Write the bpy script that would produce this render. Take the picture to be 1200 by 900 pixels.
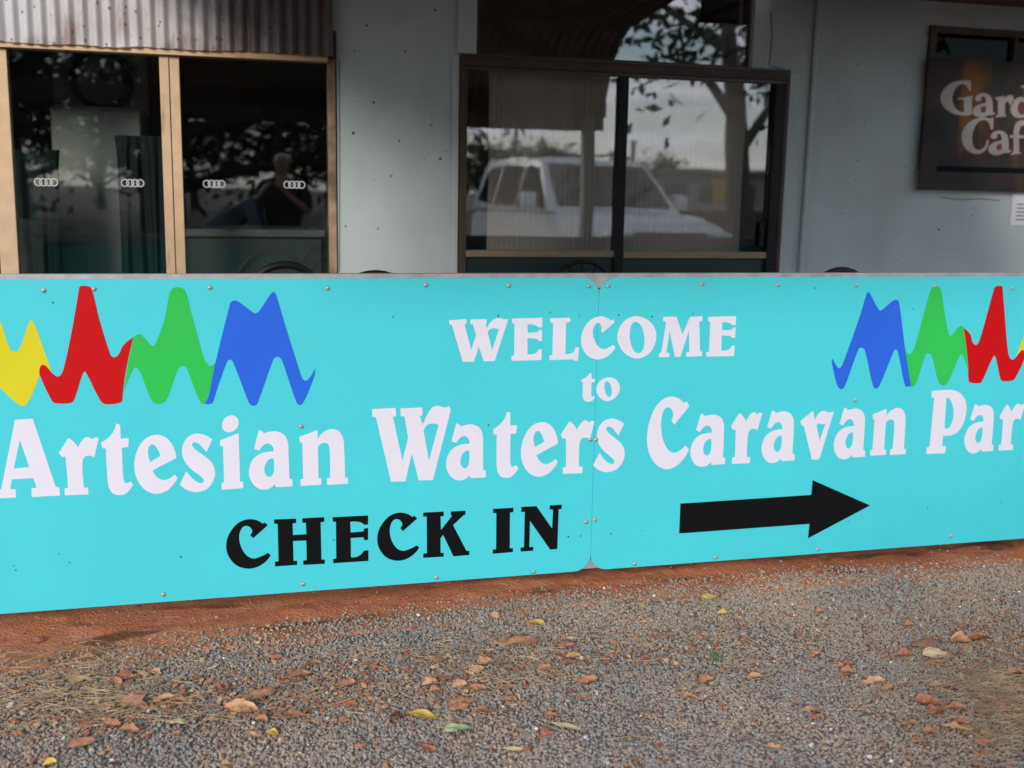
import bpy, bmesh, math, random
import numpy as np
from mathutils import Vector, Matrix, Euler, noise
from mathutils.geometry import tessellate_polygon

# ------------------------------------------------------------------ scene, camera
for o in list(bpy.data.objects):
    bpy.data.objects.remove(o)
S = bpy.context.scene
C = S.collection
R_ = math.radians

F_PX = 1300.0                       # focal length in pixels of a 1200 px wide picture
def _n(v):
    v = Vector(v); v.normalize(); return v
AX = _n((4918, -138, F_PX))         # the sign's long direction, in camera axes (right, down, forward)
_u = (138 * 7400.0 - F_PX * F_PX) / 4918
AZ = -_n((_u, 7400, F_PX))          # up
AY = AZ.cross(AX)                   # towards the building
SIGN_H, SIGN_Z = 1.15, 0.10
CAM = Vector((-1.39253, -3.94715, 1.57187))
def ray(x, y):
    d = Vector(((x - 600) / F_PX, (y - 450) / F_PX, 1.0))
    return Vector((d.dot(AX), d.dot(AY), d.dot(AZ)))
def onY(x, y, Y):                   # point of the upright plane at depth Y
    r = ray(x, y); return CAM + r * ((Y - CAM.y) / r.y)
def onZ(x, y, Z=0.0):               # point of the level plane at height Z
    r = ray(x, y); return CAM + r * ((Z - CAM.z) / r.z)
def proj(p):
    d = Vector(p) - CAM
    c = AX * d.x + AY * d.y + AZ * d.z
    return 600 + F_PX * c.x / c.z, 450 + F_PX * c.y / c.z
WALL_Y = 1.60
def behind(x, y, D):                # what a pane in the wall mirrors, D metres from the camera along the wall's normal
    r = ray(x, y); p = CAM + r * (D / r.y); p.y = 2 * WALL_Y - p.y; return p

cd = bpy.data.cameras.new('camera'); cam = bpy.data.objects.new('camera', cd); C.objects.link(cam)
right = Vector((AX.x, AY.x, AZ.x)); down = Vector((AX.y, AY.y, AZ.y)); fwd = Vector((AX.z, AY.z, AZ.z))
m = Matrix((right, -down, -fwd)).transposed().to_4x4(); m.translation = CAM
cam.matrix_world = m
cd.sensor_width = 36; cd.lens = 36 * F_PX / 1200; cd.clip_end = 2000; cd.clip_start = 0.05
cd.dof.use_dof = True; cd.dof.focus_distance = 4.0; cd.dof.aperture_fstop = 2.0
S.camera = cam
S.render.resolution_x, S.render.resolution_y = 1024, 768

# ------------------------------------------------------------------ sky, sun, exposure
SUN_ELEV, SUN_AZ = 20.0, 209.0      # azimuth of the sun seen from the scene, from +Y clockwise
W = bpy.data.worlds.new('World'); S.world = W; W.use_nodes = True
nt = W.node_tree; nt.nodes.clear()
def nd(t, kind, **kw):
    n = t.nodes.new(kind)
    for k, v in kw.items(): setattr(n, k, v)
    return n
sky = nd(nt, 'ShaderNodeTexSky', sky_type='NISHITA', sun_disc=False, sun_elevation=R_(SUN_ELEV), sun_rotation=R_(SUN_AZ),
         air_density=1.0, dust_density=0.2, ozone_density=1.5)
tc = nd(nt, 'ShaderNodeTexCoord'); sp = nd(nt, 'ShaderNodeSeparateXYZ'); nt.links.new(tc.outputs['Generated'], sp.inputs[0])
za = nd(nt, 'ShaderNodeMath', operation='ADD'); nt.links.new(sp.outputs['Z'], za.inputs[0]); za.inputs[1].default_value = 0.14
zm = nd(nt, 'ShaderNodeMath', operation='MAXIMUM'); nt.links.new(za.outputs[0], zm.inputs[0]); zm.inputs[1].default_value = 0.05
dx = nd(nt, 'ShaderNodeMath', operation='DIVIDE'); nt.links.new(sp.outputs['X'], dx.inputs[0]); nt.links.new(zm.outputs[0], dx.inputs[1])
dy = nd(nt, 'ShaderNodeMath', operation='DIVIDE'); nt.links.new(sp.outputs['Y'], dy.inputs[0]); nt.links.new(zm.outputs[0], dy.inputs[1])
cb = nd(nt, 'ShaderNodeCombineXYZ'); nt.links.new(dx.outputs[0], cb.inputs[0]); nt.links.new(dy.outputs[0], cb.inputs[1])
cn = nd(nt, 'ShaderNodeTexNoise'); nt.links.new(cb.outputs[0], cn.inputs['Vector'])
cn.inputs['Scale'].default_value = 2.1; cn.inputs['Detail'].default_value = 9; cn.inputs['Roughness'].default_value = 0.58
cr = nd(nt, 'ShaderNodeMapRange'); nt.links.new(cn.outputs['Fac'], cr.inputs[0])
cr.inputs[1].default_value = 0.45; cr.inputs[2].default_value = 0.60
hz = nd(nt, 'ShaderNodeMapRange', interpolation_type='SMOOTHSTEP'); nt.links.new(sp.outputs['Z'], hz.inputs[0]); hz.inputs[1].default_value = 0.16; hz.inputs[2].default_value = -0.02; hz.inputs[4].default_value = 0.75
hx = nd(nt, 'ShaderNodeMath', operation='MAXIMUM'); nt.links.new(cr.outputs[0], hx.inputs[0]); nt.links.new(hz.outputs[0], hx.inputs[1])
mx = nd(nt, 'ShaderNodeMix', data_type='RGBA'); nt.links.new(hx.outputs[0], mx.inputs[0])
nt.links.new(sky.outputs[0], mx.inputs[6]); mx.inputs[7].default_value = (9.5, 9.6, 10.0, 1)
cn2 = nd(nt, 'ShaderNodeTexNoise'); nt.links.new(cb.outputs[0], cn2.inputs['Vector']); cn2.inputs['Scale'].default_value = 3.4; cn2.inputs['Detail'].default_value = 7
cm2 = nd(nt, 'ShaderNodeMix', data_type='RGBA'); nt.links.new(cn2.outputs['Fac'], cm2.inputs[0]); cm2.inputs[6].default_value = (4.2, 4.8, 6.2, 1); cm2.inputs[7].default_value = (13.6, 13.7, 14.4, 1)
nt.links.new(cm2.outputs[2], mx.inputs[7])
bg = nd(nt, 'ShaderNodeBackground'); nt.links.new(mx.outputs[2], bg.inputs[0]); bg.inputs[1].default_value = 0.09
wo = nd(nt, 'ShaderNodeOutputWorld'); nt.links.new(bg.outputs[0], wo.inputs[0])

sl = bpy.data.lights.new('sun', 'SUN'); so = bpy.data.objects.new('sun', sl); C.objects.link(so)
sl.energy = 1.5; sl.angle = R_(16); sl.color = (1.0, 0.95, 0.88)
to_sun = Vector((math.sin(R_(SUN_AZ)) * math.cos(R_(SUN_ELEV)), math.cos(R_(SUN_AZ)) * math.cos(R_(SUN_ELEV)), math.sin(R_(SUN_ELEV))))
so.rotation_euler = to_sun.to_track_quat('Z', 'Y').to_euler()
S.view_settings.view_transform = 'Standard'; S.view_settings.look = 'None'; S.view_settings.gamma = 1
S.view_settings.exposure = 1.24
S.render.engine = 'CYCLES'
S.cycles.max_bounces = 10; S.cycles.transparent_max_bounces = 16; S.cycles.caustics_reflective = False; S.cycles.caustics_refractive = False

# ------------------------------------------------------------------ helpers: materials
MATS = {}
def mat(name, col, rough=0.7, metal=0.0, spec=0.5, var=0.12, scale=6.0, bump=0.0, bscale=60.0, coord='Object', col2=None, lo=0.35, hi=0.65, detail=6):
    if name in MATS: return MATS[name]
    M = bpy.data.materials.new(name); M.use_nodes = True; t = M.node_tree
    b = t.nodes['Principled BSDF']
    b.inputs['Roughness'].default_value = rough; b.inputs['Metallic'].default_value = metal
    b.inputs['Specular IOR Level'].default_value = spec
    c = tuple(col)
    if col2 is None: col2 = tuple(max(0, x * (1 - var)) for x in c)
    tcn = nd(t, 'ShaderNodeTexCoord'); ns = nd(t, 'ShaderNodeTexNoise')
    t.links.new(tcn.outputs[coord], ns.inputs['Vector']); ns.inputs['Scale'].default_value = scale; ns.inputs['Detail'].default_value = detail
    mr = nd(t, 'ShaderNodeMapRange'); t.links.new(ns.outputs['Fac'], mr.inputs[0]); mr.inputs[1].default_value = lo; mr.inputs[2].default_value = hi
    mi = nd(t, 'ShaderNodeMix', data_type='RGBA'); t.links.new(mr.outputs[0], mi.inputs[0])
    mi.inputs[6].default_value = (*c, 1); mi.inputs[7].default_value = (*tuple(col2), 1)
    mi.name = 'basemix'
    t.links.new(mi.outputs[2], b.inputs['Base Color'])
    if bump:
        n2 = nd(t, 'ShaderNodeTexNoise'); t.links.new(tcn.outputs[coord], n2.inputs['Vector']); n2.inputs['Scale'].default_value = bscale; n2.inputs['Detail'].default_value = 5
        bp = nd(t, 'ShaderNodeBump'); bp.inputs['Strength'].default_value = bump; bp.inputs['Distance'].default_value = 0.01
        t.links.new(n2.outputs['Fac'], bp.inputs['Height']); t.links.new(bp.outputs[0], b.inputs['Normal'])
    MATS[name] = M
    return M
def layer(M, col, scale, lo, hi, amount=1.0, coord='Object', stretch=(1, 1, 1), detail=5, voronoi=False, loc=(0, 0, 0), rough=None):
    """lay a stain of its own shape over a material's base colour"""
    t = M.node_tree; b = t.nodes['Principled BSDF']
    src = b.inputs['Base Color'].links[0].from_socket
    tcn = nd(t, 'ShaderNodeTexCoord'); mp = nd(t, 'ShaderNodeMapping'); mp.inputs['Scale'].default_value = stretch; mp.inputs['Location'].default_value = loc
    t.links.new(tcn.outputs[coord], mp.inputs[0])
    if voronoi:
        ns = nd(t, 'ShaderNodeTexVoronoi'); out = ns.outputs['Distance']
    else:
        ns = nd(t, 'ShaderNodeTexNoise'); ns.inputs['Detail'].default_value = detail; out = ns.outputs['Fac']
    ns.inputs['Scale'].default_value = scale; t.links.new(mp.outputs[0], ns.inputs['Vector'])
    mr = nd(t, 'ShaderNodeMapRange'); t.links.new(out, mr.inputs[0])
    mr.inputs[1].default_value = lo; mr.inputs[2].default_value = hi; mr.inputs[4].default_value = amount
    mi = nd(t, 'ShaderNodeMix', data_type='RGBA'); t.links.new(mr.outputs[0], mi.inputs[0]); t.links.new(src, mi.inputs[6]); mi.inputs[7].default_value = (*col, 1)
    t.links.new(mi.outputs[2], b.inputs['Base Color'])
    return mr
def glass(name, ior=1.75, tint=(0.8, 0.84, 0.83)):
    if name in MATS: return MATS[name]
    M = bpy.data.materials.new(name); M.use_nodes = True; t = M.node_tree; t.nodes.clear()
    o = nd(t, 'ShaderNodeOutputMaterial'); mxs = nd(t, 'ShaderNodeMixShader'); fr = nd(t, 'ShaderNodeFresnel'); fr.inputs[0].default_value = ior
    # the Fresnel node turns total internal on back faces, so use a facing-independent one
    lw = nd(t, 'ShaderNodeLayerWeight'); lw.inputs[0].default_value = 0.5
    f0 = ((ior - 1) / (ior + 1)) ** 2
    pw = nd(t, 'ShaderNodeMath', operation='POWER'); t.links.new(lw.outputs['Facing'], pw.inputs[0]); pw.inputs[1].default_value = 5
    mr = nd(t, 'ShaderNodeMapRange'); t.links.new(pw.outputs[0], mr.inputs[0]); mr.inputs[3].default_value = f0; mr.inputs[4].default_value = 1.0
    t.nodes.remove(fr)
    tr = nd(t, 'ShaderNodeBsdfTransparent'); tr.inputs[0].default_value = (*tint, 1)
    gl = nd(t, 'ShaderNodeBsdfGlossy'); gl.inputs['Roughness'].default_value = 0.0
    # slightly wavy old glass
    tcn = nd(t, 'ShaderNodeTexCoord'); ns = nd(t, 'ShaderNodeTexNoise'); ns.inputs['Scale'].default_value = 3.0; ns.inputs['Detail'].default_value = 1
    t.links.new(tcn.outputs['Object'], ns.inputs['Vector'])
    bp = nd(t, 'ShaderNodeBump'); bp.inputs['Strength'].default_value = 0.05; bp.inputs['Distance'].default_value = 0.01
    t.links.new(ns.outputs['Fac'], bp.inputs['Height']); t.links.new(bp.outputs[0], gl.inputs['Normal'])
    t.links.new(mr.outputs[0], mxs.inputs[0]); t.links.new(tr.outputs[0], mxs.inputs[1]); t.links.new(gl.outputs[0], mxs.inputs[2]); t.links.new(mxs.outputs[0], o.inputs[0])
    MATS[name] = M
    return M

# ------------------------------------------------------------------ helpers: meshes
def add_box(bm, x0, x1, y0, y1, z0, z1, bev=0.0):
    vs = [bm.verts.new((x, y, z)) for x in (x0, x1) for y in (y0, y1) for z in (z0, z1)]
    fs = [(0, 1, 3, 2), (4, 6, 7, 5), (0, 4, 5, 1), (2, 3, 7, 6), (0, 2, 6, 4), (1, 5, 7, 3)]
    fl = [bm.faces.new([vs[i] for i in f]) for f in fs]
    if bev:
        es = list({e for f in fl for e in f.edges})
        bmesh.ops.bevel(bm, geom=es, offset=bev, segments=2, profile=0.5, affect='EDGES')
def add_tube(bm, pts, rads, seg=10, cap=True, closed=False):
    pts = [Vector(p) for p in pts]; n = len(pts)
    if not hasattr(rads, '__len__'): rads = [rads] * n
    rings = []; prev = None
    for i, p in enumerate(pts):
        if closed: d = pts[(i + 1) % n] - pts[i - 1]
        else: d = pts[min(i + 1, n - 1)] - pts[max(i - 1, 0)]
        if d.length < 1e-9: d = Vector((0, 0, 1))
        d.normalize()
        if prev is None: a = d.orthogonal().normalized()
        else:
            a = prev - d * prev.dot(d)
            a = a.normalized() if a.length > 1e-6 else d.orthogonal().normalized()
        prev = a; b = d.cross(a)
        rings.append([bm.verts.new(p + (a * math.cos(2 * math.pi * k / seg) + b * math.sin(2 * math.pi * k / seg)) * rads[i]) for k in range(seg)])
    for i in range(n if closed else n - 1):
        A, B = rings[i], rings[(i + 1) % n]
        for k in range(seg): bm.faces.new((A[k], A[(k + 1) % seg], B[(k + 1) % seg], B[k]))
    if cap and not closed:
        bm.faces.new(rings[0][::-1]); bm.faces.new(rings[-1])
def add_prism(bm, poly, axis, a, b):
    """closed polygon extruded along an axis: poly holds the two other coordinates"""
    def pt(p, h):
        return {'x': (h, p[0], p[1]), 'y': (p[0], h, p[1]), 'z': (p[0], p[1], h)}[axis]
    A = [bm.verts.new(pt(p, a)) for p in poly]; B = [bm.verts.new(pt(p, b)) for p in poly]
    n = len(poly)
    bm.faces.new(A[::-1]); bm.faces.new(B)
    for i in range(n): bm.faces.new((A[i], A[(i + 1) % n], B[(i + 1) % n], B[i]))
def obj(name, bm, material, parent=None, smooth=False, angle=40):
    bmesh.ops.recalc_face_normals(bm, faces=bm.faces)
    me = bpy.data.meshes.new(name); bm.to_mesh(me); bm.free()
    return link(name, me, material, parent, smooth, angle)
def link(name, me, material, parent=None, smooth=False, angle=40):
    if material is not None and not me.materials: me.materials.append(material)
    if smooth:
        for p in me.polygons: p.use_smooth = True
        try: me.set_sharp_from_angle(angle=R_(angle))
        except Exception: pass
    o = bpy.data.objects.new(name, me); C.objects.link(o)
    if parent is not None:
        o.parent = parent
        o.matrix_parent_inverse = Matrix.Translation(-parent.location) if parent.parent is None and parent.type == 'EMPTY' and parent.rotation_euler.z == 0 else Matrix.Identity(4)
    return o
def tag(o, label, cat=None, group=None, kind=None):
    if label: o['label'] = label
    if cat: o['category'] = cat
    if group: o['group'] = group
    if kind: o['kind'] = kind
    return o
def empty(name, loc=(0, 0, 0), rz=0.0):
    o = bpy.data.objects.new(name, None); C.objects.link(o); o.location = loc; o.rotation_euler.z = rz; o.empty_display_size = 0.1
    return o
def boxo(name, dims, material, parent=None, bev=0.0):
    bm = bmesh.new(); add_box(bm, *dims, bev=bev); return obj(name, bm, material, parent)
def copy_tree(o, parent=None):
    c = o.copy(); C.objects.link(c)
    if parent is not None: c.parent = parent
    for ch in o.children: copy_tree(ch, c)
    return c

# ------------------------------------------------------------------ ground
rnd = random.Random(7)
def sstep(a, b, x):
    t = min(1, max(0, (x - a) / (b - a))); return t * t * (3 - 2 * t)
def ground_z(x, y):
    return 0.16 * sstep(-2.9, -5.6, y)
EDGE = [(-5, -0.35), (-2.6, -0.34), (-2.1, -0.27), (-1.7, -0.15), (-1.2, -0.07), (-0.72, -0.02), (0.05, 0.05), (1.2, 0.06), (2.0, 0.0), (3, -0.03), (6, -0.03)]
def soil_edge(x):                    # where the gravel gives way to bare red soil
    for (a, ya), (b, yb) in zip(EDGE, EDGE[1:]):
        if a <= x <= b: y = ya + (yb - ya) * (x - a) / (b - a); break
    else: y = -0.1
    return y + 0.035 * noise.noise((x * 2.3, 4.2, 0)) + 0.02 * noise.noise((x * 9, 1.2, 0))
def soil_z(x, y):
    e = soil_edge(x)
    k = sstep(e - 0.34 + 0.10 * noise.noise((x * 3.1, y * 4.0, 5.5)), e - 0.02, y)
    z = -0.03 + k * 0.040 + 0.012 * k * noise.fractal((x * 3, y * 5, 0.3), 1.0, 2.0, 4) + 0.006 * k * noise.fractal((x * 22, y * 26, 2.3), 1.0, 2.0, 3)
    z += 0.10 * sstep(0.25, 0.62, y) + 0.03 * math.exp(-((y - 0.17) / 0.08) ** 2) * noise.noise((x * 1.4, 7.7, 0))
    if k > 0.55: z = max(z, 0.007 + 0.004 * noise.noise((x * 15, y * 15, 8)))
    return z
gm = mat('gravel_earth', (0.15, 0.12, 0.10), 0.95, scale=9, col2=(0.25, 0.15, 0.10), bump=1.0, bscale=120, lo=0.45, hi=0.75)
layer(gm, (0.16, 0.15, 0.145), 160, 0.5, 0.62, 0.8)
xs = sorted(set([-400, -200, -100, -50, -25, -15, -10] + [x * 0.5 for x in range(-16, 21)] + [13, 18, 30, 60, 120, 250, 400]))
ys = sorted(set([-400, -200, -100, -60, -35, -20, -14, -11, -9] + [y * 0.25 for y in range(-32, 4)] + [1.5, 5, 15, 40, 100, 200]))
bm = bmesh.new(); vg = [[bm.verts.new((x, y, ground_z(x, y))) for y in ys] for x in xs]
for i in range(len(xs) - 1):
    for j in range(len(ys) - 1): bm.faces.new((vg[i][j], vg[i + 1][j], vg[i + 1][j + 1], vg[i][j + 1]))
tag(obj('ground', bm, gm, smooth=True), 'grey gravel yard in front of the sign', kind='structure')

sm = mat('red_soil', (0.50, 0.185, 0.09), 0.95, scale=5, col2=(0.37, 0.12, 0.055), bump=0.9, bscale=90, spec=0.15)
layer(sm, (0.60, 0.27, 0.15), 5, 0.5, 0.72, 0.7)
layer(sm, (0.10, 0.035, 0.018), 40, 0.60, 0.75, 0.6)
layer(sm, (0.065, 0.03, 0.018), 2.4, 0.56, 0.66, 0.75, stretch=(1, 3.2, 1), loc=(2.35, 0.1, 0))
bm = bmesh.new(); xs = [-4.6 + 0.022 * i for i in range(420)]; ys = [-0.95 + 0.016 * j for j in range(100)]
vg = [[bm.verts.new((x, y, soil_z(x, y))) for y in ys] for x in xs]
for i in range(len(xs) - 1):
    for j in range(len(ys) - 1): bm.faces.new((vg[i][j], vg[i + 1][j], vg[i + 1][j + 1], vg[i][j + 1]))
tag(obj('soil', bm, sm, smooth=True, angle=180), 'bare red soil strip under the sign', kind='structure')

# ------------------------------------------------------------------ the cafe building
paint = mat('wall_paint', (0.395, 0.437, 0.425), 0.75, var=0.10, scale=3.0, bump=0.25, bscale=45, spec=0.3)
layer(paint, (0.26, 0.24, 0.21), 2.2, 0.55, 0.80, 0.5, stretch=(1, 1, 0.35))
layer(paint, (0.16, 0.11, 0.08), 34, 0.70, 0.74, 0.8)
layer(paint, (0.20, 0.16, 0.13), 9, 0.64, 0.78, 0.35, stretch=(5, 5, 0.25))
dark_in = mat('interior_wall', (0.20, 0.21, 0.20), 0.9)
tan = mat('tan_frame', (0.50, 0.33, 0.19), 0.5, scale=14, var=0.15, bump=0.1)
layer(tan, (0.16, 0.065, 0.03), 6, 0.62, 0.75, 0.7, stretch=(6, 1, 0.6))
rusttan = mat('weathered_timber', (0.34, 0.23, 0.14), 0.8, scale=9, col2=(0.12, 0.075, 0.05), bump=0.4)
bronze = mat('bronze_frame', (0.070, 0.044, 0.031), 0.6, spec=0.25, scale=9, var=0.3)
bronze_lt = mat('bronze_rail', (0.26, 0.18, 0.11), 0.5, metal=0.1, scale=12, var=0.2)
blackf = mat('black_mullion', (0.012, 0.011, 0.010), 0.6, scale=10, spec=0.2)
brown = mat('brown_timber', (0.075, 0.035, 0.022), 0.7, scale=10, var=0.4, bump=0.3)
concrete = mat('concrete', (0.30, 0.27, 0.24), 0.9, scale=4, var=0.3, bump=0.5)
darkpanel = mat('dark_green_panel', (0.010, 0.018, 0.019), 0.35, scale=4)
pane_m = glass('window_glass', 2.05, (0.97, 0.975, 0.97))
pane_d = glass('window_glass_clean', 1.70, (0.86, 0.90, 0.89))

bld = empty('cafe_building', (0.4, WALL_Y, 0))
tag(bld, 'pale blue grey rendered cafe building with windows behind the sign', 'building')
def wall_holes(x0, x1, z0, z1, holes, ya, yb):
    bm = bmesh.new()
    xs = sorted({x0, x1, *[h[i] for h in holes for i in (0, 1)]}); zs = sorted({z0, z1, *[h[i] for h in holes for i in (2, 3)]})
    # keep the cells small so that the faces stay well shaped
    def solid(i, j):
        if not (0 <= i < len(xs) - 1 and 0 <= j < len(zs) - 1): return False
        cx, cz = (xs[i] + xs[i + 1]) / 2, (zs[j] + zs[j + 1]) / 2
        return not any(h[0] < cx < h[1] and h[2] < cz < h[3] for h in holes)
    V = {}
    def v(i, j, y):
        k = (i, j, y)
        if k not in V: V[k] = bm.verts.new((xs[i], y, zs[j]))
        return V[k]
    for i in range(len(xs) - 1):
        for j in range(len(zs) - 1):
            if not solid(i, j): continue
            for y in (ya, yb): bm.faces.new((v(i, j, y), v(i + 1, j, y), v(i + 1, j + 1, y), v(i, j + 1, y)))
            if not solid(i - 1, j): bm.faces.new((v(i, j, ya), v(i, j, yb), v(i, j + 1, yb), v(i, j + 1, ya)))
            if not solid(i + 1, j): bm.faces.new((v(i + 1, j, ya), v(i + 1, j, yb), v(i + 1, j + 1, yb), v(i + 1, j + 1, ya)))
            if not solid(i, j - 1): bm.faces.new((v(i, j, ya), v(i + 1, j, ya), v(i + 1, j, yb), v(i, j, yb)))
            if not solid(i, j + 1): bm.faces.new((v(i, j + 1, ya), v(i + 1, j + 1, ya), v(i + 1, j + 1, yb), v(i, j + 1, yb)))
    return bm
FLOOR = 0.34
HL = (-3.02, -0.805, 0.90, 2.30); HM = (-0.200, 1.600, 0.80, 2.214); HU = (-0.115, 1.365, 2.224, 2.80); HR = (2.432, 3.70, 1.72, 2.50)
obj('wall', wall_holes(-5.2, 6.5, 0.0, 3.1, [HL, HM, HU, HR], WALL_Y, WALL_Y + 0.16), paint, bld)
boxo('verandah_floor', (-5.2, 6.5, 0.66, WALL_Y - 0.002, 0.02, FLOOR), concrete, bld, 0.01)
boxo('interior_floor', (-5.2, 6.5, WALL_Y + 0.165, 5.6, 0.1, FLOOR), mat('interior_floor', (0.10, 0.08, 0.065), 0.5), bld)
boxo('interior_back_wall', (-5.2, 6.5, 5.6, 5.7, 0.1, 3.0), dark_in, bld)
boxo('interior_partition', (-0.62, -0.50, WALL_Y + 0.165, 5.598, FLOOR + .002, 2.998), dark_in, bld)
boxo('interior_side_wall', (-5.2, -5.1, WALL_Y + 0.165, 5.598, FLOOR + .002, 2.998), dark_in, bld)
boxo('interior_side_wall', (6.4, 6.5, WALL_Y + 0.165, 5.598, FLOOR + .002, 2.998), dark_in, bld)
boxo('ceiling', (-5.2, 6.5, WALL_Y + 0.165, 5.7, 3.0, 3.1), mat('ceiling_board', (0.22, 0.20, 0.18), 0.9), bld)

# left window: tan frame, clear panes, ring stickers
def quad_frame(name, parts, material, parent, bev=0.002):
    bm = bmesh.new()
    for p in parts: add_box(bm, *p, bev=bev)
    return obj(name, bm, material, parent)
yf = WALL_Y - 0.012
lw = quad_frame('window', [(-2.345, -2.268, yf, WALL_Y + 0.06, 0.902, 2.149), (-1.618, -1.577, yf, WALL_Y + 0.06, 0.902, 2.149), (-1.573, -1.530, yf + .004, WALL_Y + 0.06, 0.902, 2.149),
                           (-3.018, -0.850, yf - 0.030, WALL_Y + 0.055, 2.151, 2.205), (-3.018, -2.349, yf + .003, WALL_Y + .06, 0.902, 0.96), (-2.264, -1.622, yf + .003, WALL_Y + .06, 0.902, 0.96), (-1.526, -0.852, yf + .003, WALL_Y + .06, 0.902, 0.96)], tan, bld)
boxo('window_jamb', (-0.848, -0.812, yf - 0.004, WALL_Y + 0.06, 0.903, 2.168), rusttan, lw, 0.002)
boxo('window_head', (-3.018, -0.850, WALL_Y - 0.006, WALL_Y + 0.05, 2.206, 2.298), tan, lw)
for x0, x1 in ((-3.016, -2.347), (-2.266, -1.620), (-1.528, -0.850)):
    boxo('pane', (x0, x1, WALL_Y + 0.018, WALL_Y + 0.023, 0.962, 2.150), pane_d, lw)
sticker = mat('pale_sticker', (0.38, 0.38, 0.37), 0.6)
bm = bmesh.new()
for k in range(4):
    for a in range(24):
        t0, t1 = 2 * math.pi * a / 24, 2 * math.pi * (a + 1) / 24
        q = [bm.verts.new((k * 0.0225 + r * math.cos(t), -0.0004 * k, r * math.sin(t))) for r, t in ((0.0135, t0), (0.0185, t0), (0.0185, t1), (0.0135, t1))]
        bm.faces.new(q)
rm = bpy.data.meshes.new('ring_sticker'); bm.to_mesh(rm); bm.free(); rm.materials.append(sticker)
for px, py in ((54, 213.5), (155.5, 214.5), (251, 215.5), (345, 216.5)):
    p = onY(px, py, WALL_Y + 0.0165)
    o = bpy.data.objects.new('ring_sticker', rm); C.objects.link(o); o.parent = lw; o.location = (p.x - 0.034, WALL_Y + 0.0165, p.z)
    o['label'] = 'four linked pale rings stuck on the glass'

# corrugated sheet above the left window
galv = mat('galvanised_iron', (0.78, 0.76, 0.77), 0.5, metal=0.0, scale=5, col2=(0.66, 0.62, 0.61))
layer(galv, (0.24, 0.10, 0.055), 7, 0.55, 0.72, 0.65, stretch=(1, 1, 0.5))
mr_ = layer(galv, (0.22, 0.045, 0.022), 21, 0.20, 0.12, 0.7, voronoi=True, loc=(0.3, 0, 0.2))
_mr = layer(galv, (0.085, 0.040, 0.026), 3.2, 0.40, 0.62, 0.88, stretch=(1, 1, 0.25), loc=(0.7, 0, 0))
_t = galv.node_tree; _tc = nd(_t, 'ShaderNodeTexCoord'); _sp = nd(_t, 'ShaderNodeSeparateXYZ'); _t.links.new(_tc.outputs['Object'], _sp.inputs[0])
_gx = nd(_t, 'ShaderNodeMapRange'); _t.links.new(_sp.outputs['X'], _gx.inputs[0]); _gx.inputs[1].default_value = -2.1; _gx.inputs[2].default_value = -0.9; _gx.inputs[3].default_value = 0.34; _gx.inputs[4].default_value = -0.22  # rust thickens to the right, with the roof's shade painted into it
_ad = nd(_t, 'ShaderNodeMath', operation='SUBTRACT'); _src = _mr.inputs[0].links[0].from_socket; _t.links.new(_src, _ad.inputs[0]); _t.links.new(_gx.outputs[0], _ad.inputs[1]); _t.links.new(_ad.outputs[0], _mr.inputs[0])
def corr_sheet(x0, x1, pitch, amp, rows, flip=1, per=12, seed=1):
    """rows = list of (y, z); ridges run along the rows; returns a two-sided sheet"""
    bm = bmesh.new(); n = int((x1 - x0) / pitch * per); V = []
    for ri, (y, z, ny, nz) in enumerate(rows):
        V.append([bm.verts.new((x0 + (x1 - x0) * i / n, y + ny * amp * math.cos(2 * math.pi * (i / per)), z + nz * amp * math.cos(2 * math.pi * (i / per)))) for i in range(n + 1)])
    for a, b in zip(V, V[1:]):
        for i in range(n): bm.faces.new((a[i], a[i + 1], b[i + 1], b[i]))
    return bm
rr = random.Random(3)
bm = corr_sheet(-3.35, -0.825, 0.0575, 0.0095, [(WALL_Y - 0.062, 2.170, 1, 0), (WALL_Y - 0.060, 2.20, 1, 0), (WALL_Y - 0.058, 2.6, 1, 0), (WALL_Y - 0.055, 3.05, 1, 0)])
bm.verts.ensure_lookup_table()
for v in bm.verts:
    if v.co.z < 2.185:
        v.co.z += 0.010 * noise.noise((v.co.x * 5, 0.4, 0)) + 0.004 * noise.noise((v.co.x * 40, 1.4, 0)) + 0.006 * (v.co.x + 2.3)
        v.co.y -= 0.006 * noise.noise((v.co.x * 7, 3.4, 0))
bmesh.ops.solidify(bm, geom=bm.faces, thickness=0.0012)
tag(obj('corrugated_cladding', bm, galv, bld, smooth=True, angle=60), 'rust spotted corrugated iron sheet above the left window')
rustm = mat('rust', (0.17, 0.045, 0.02), 0.9, scale=40, var=0.4)

# middle window
yb = WALL_Y - 0.018
mw = quad_frame('window', [(-0.198, 1.598, yb, WALL_Y + 0.08, 2.169, 2.2125), (-0.198, -0.162, yb + .003, WALL_Y + 0.08, 0.802, 2.167), (1.580, 1.598, yb + .003, WALL_Y + 0.08, 0.802, 2.167)], bronze, bld)
tag(mw, 'dark bronze sliding window frame')
boxo('window_head_strip', (-0.160, 1.578, yb + .010, WALL_Y + 0.03, 2.152, 2.167), mat('bronze_dark', (0.045, 0.030, 0.024), 0.5), mw)
boxo('sash_stile', (1.522, 1.578, yb + .005, WALL_Y + 0.06, 0.806, 2.1505), blackf, mw, 0.002)
boxo('mullion', (0.640, 0.688, yb + .004, WALL_Y + 0.06, 0.806, 2.1505), blackf, mw, 0.002)
boxo('sash_rail', (-0.161, 0.638, yb + .006, WALL_Y + 0.045, 1.228, 1.262), bronze_lt, mw, 0.003)
boxo('sash_rail', (0.690, 1.521, yb + .006, WALL_Y + 0.045, 1.223, 1.257), bronze_lt, mw, 0.003)
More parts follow.
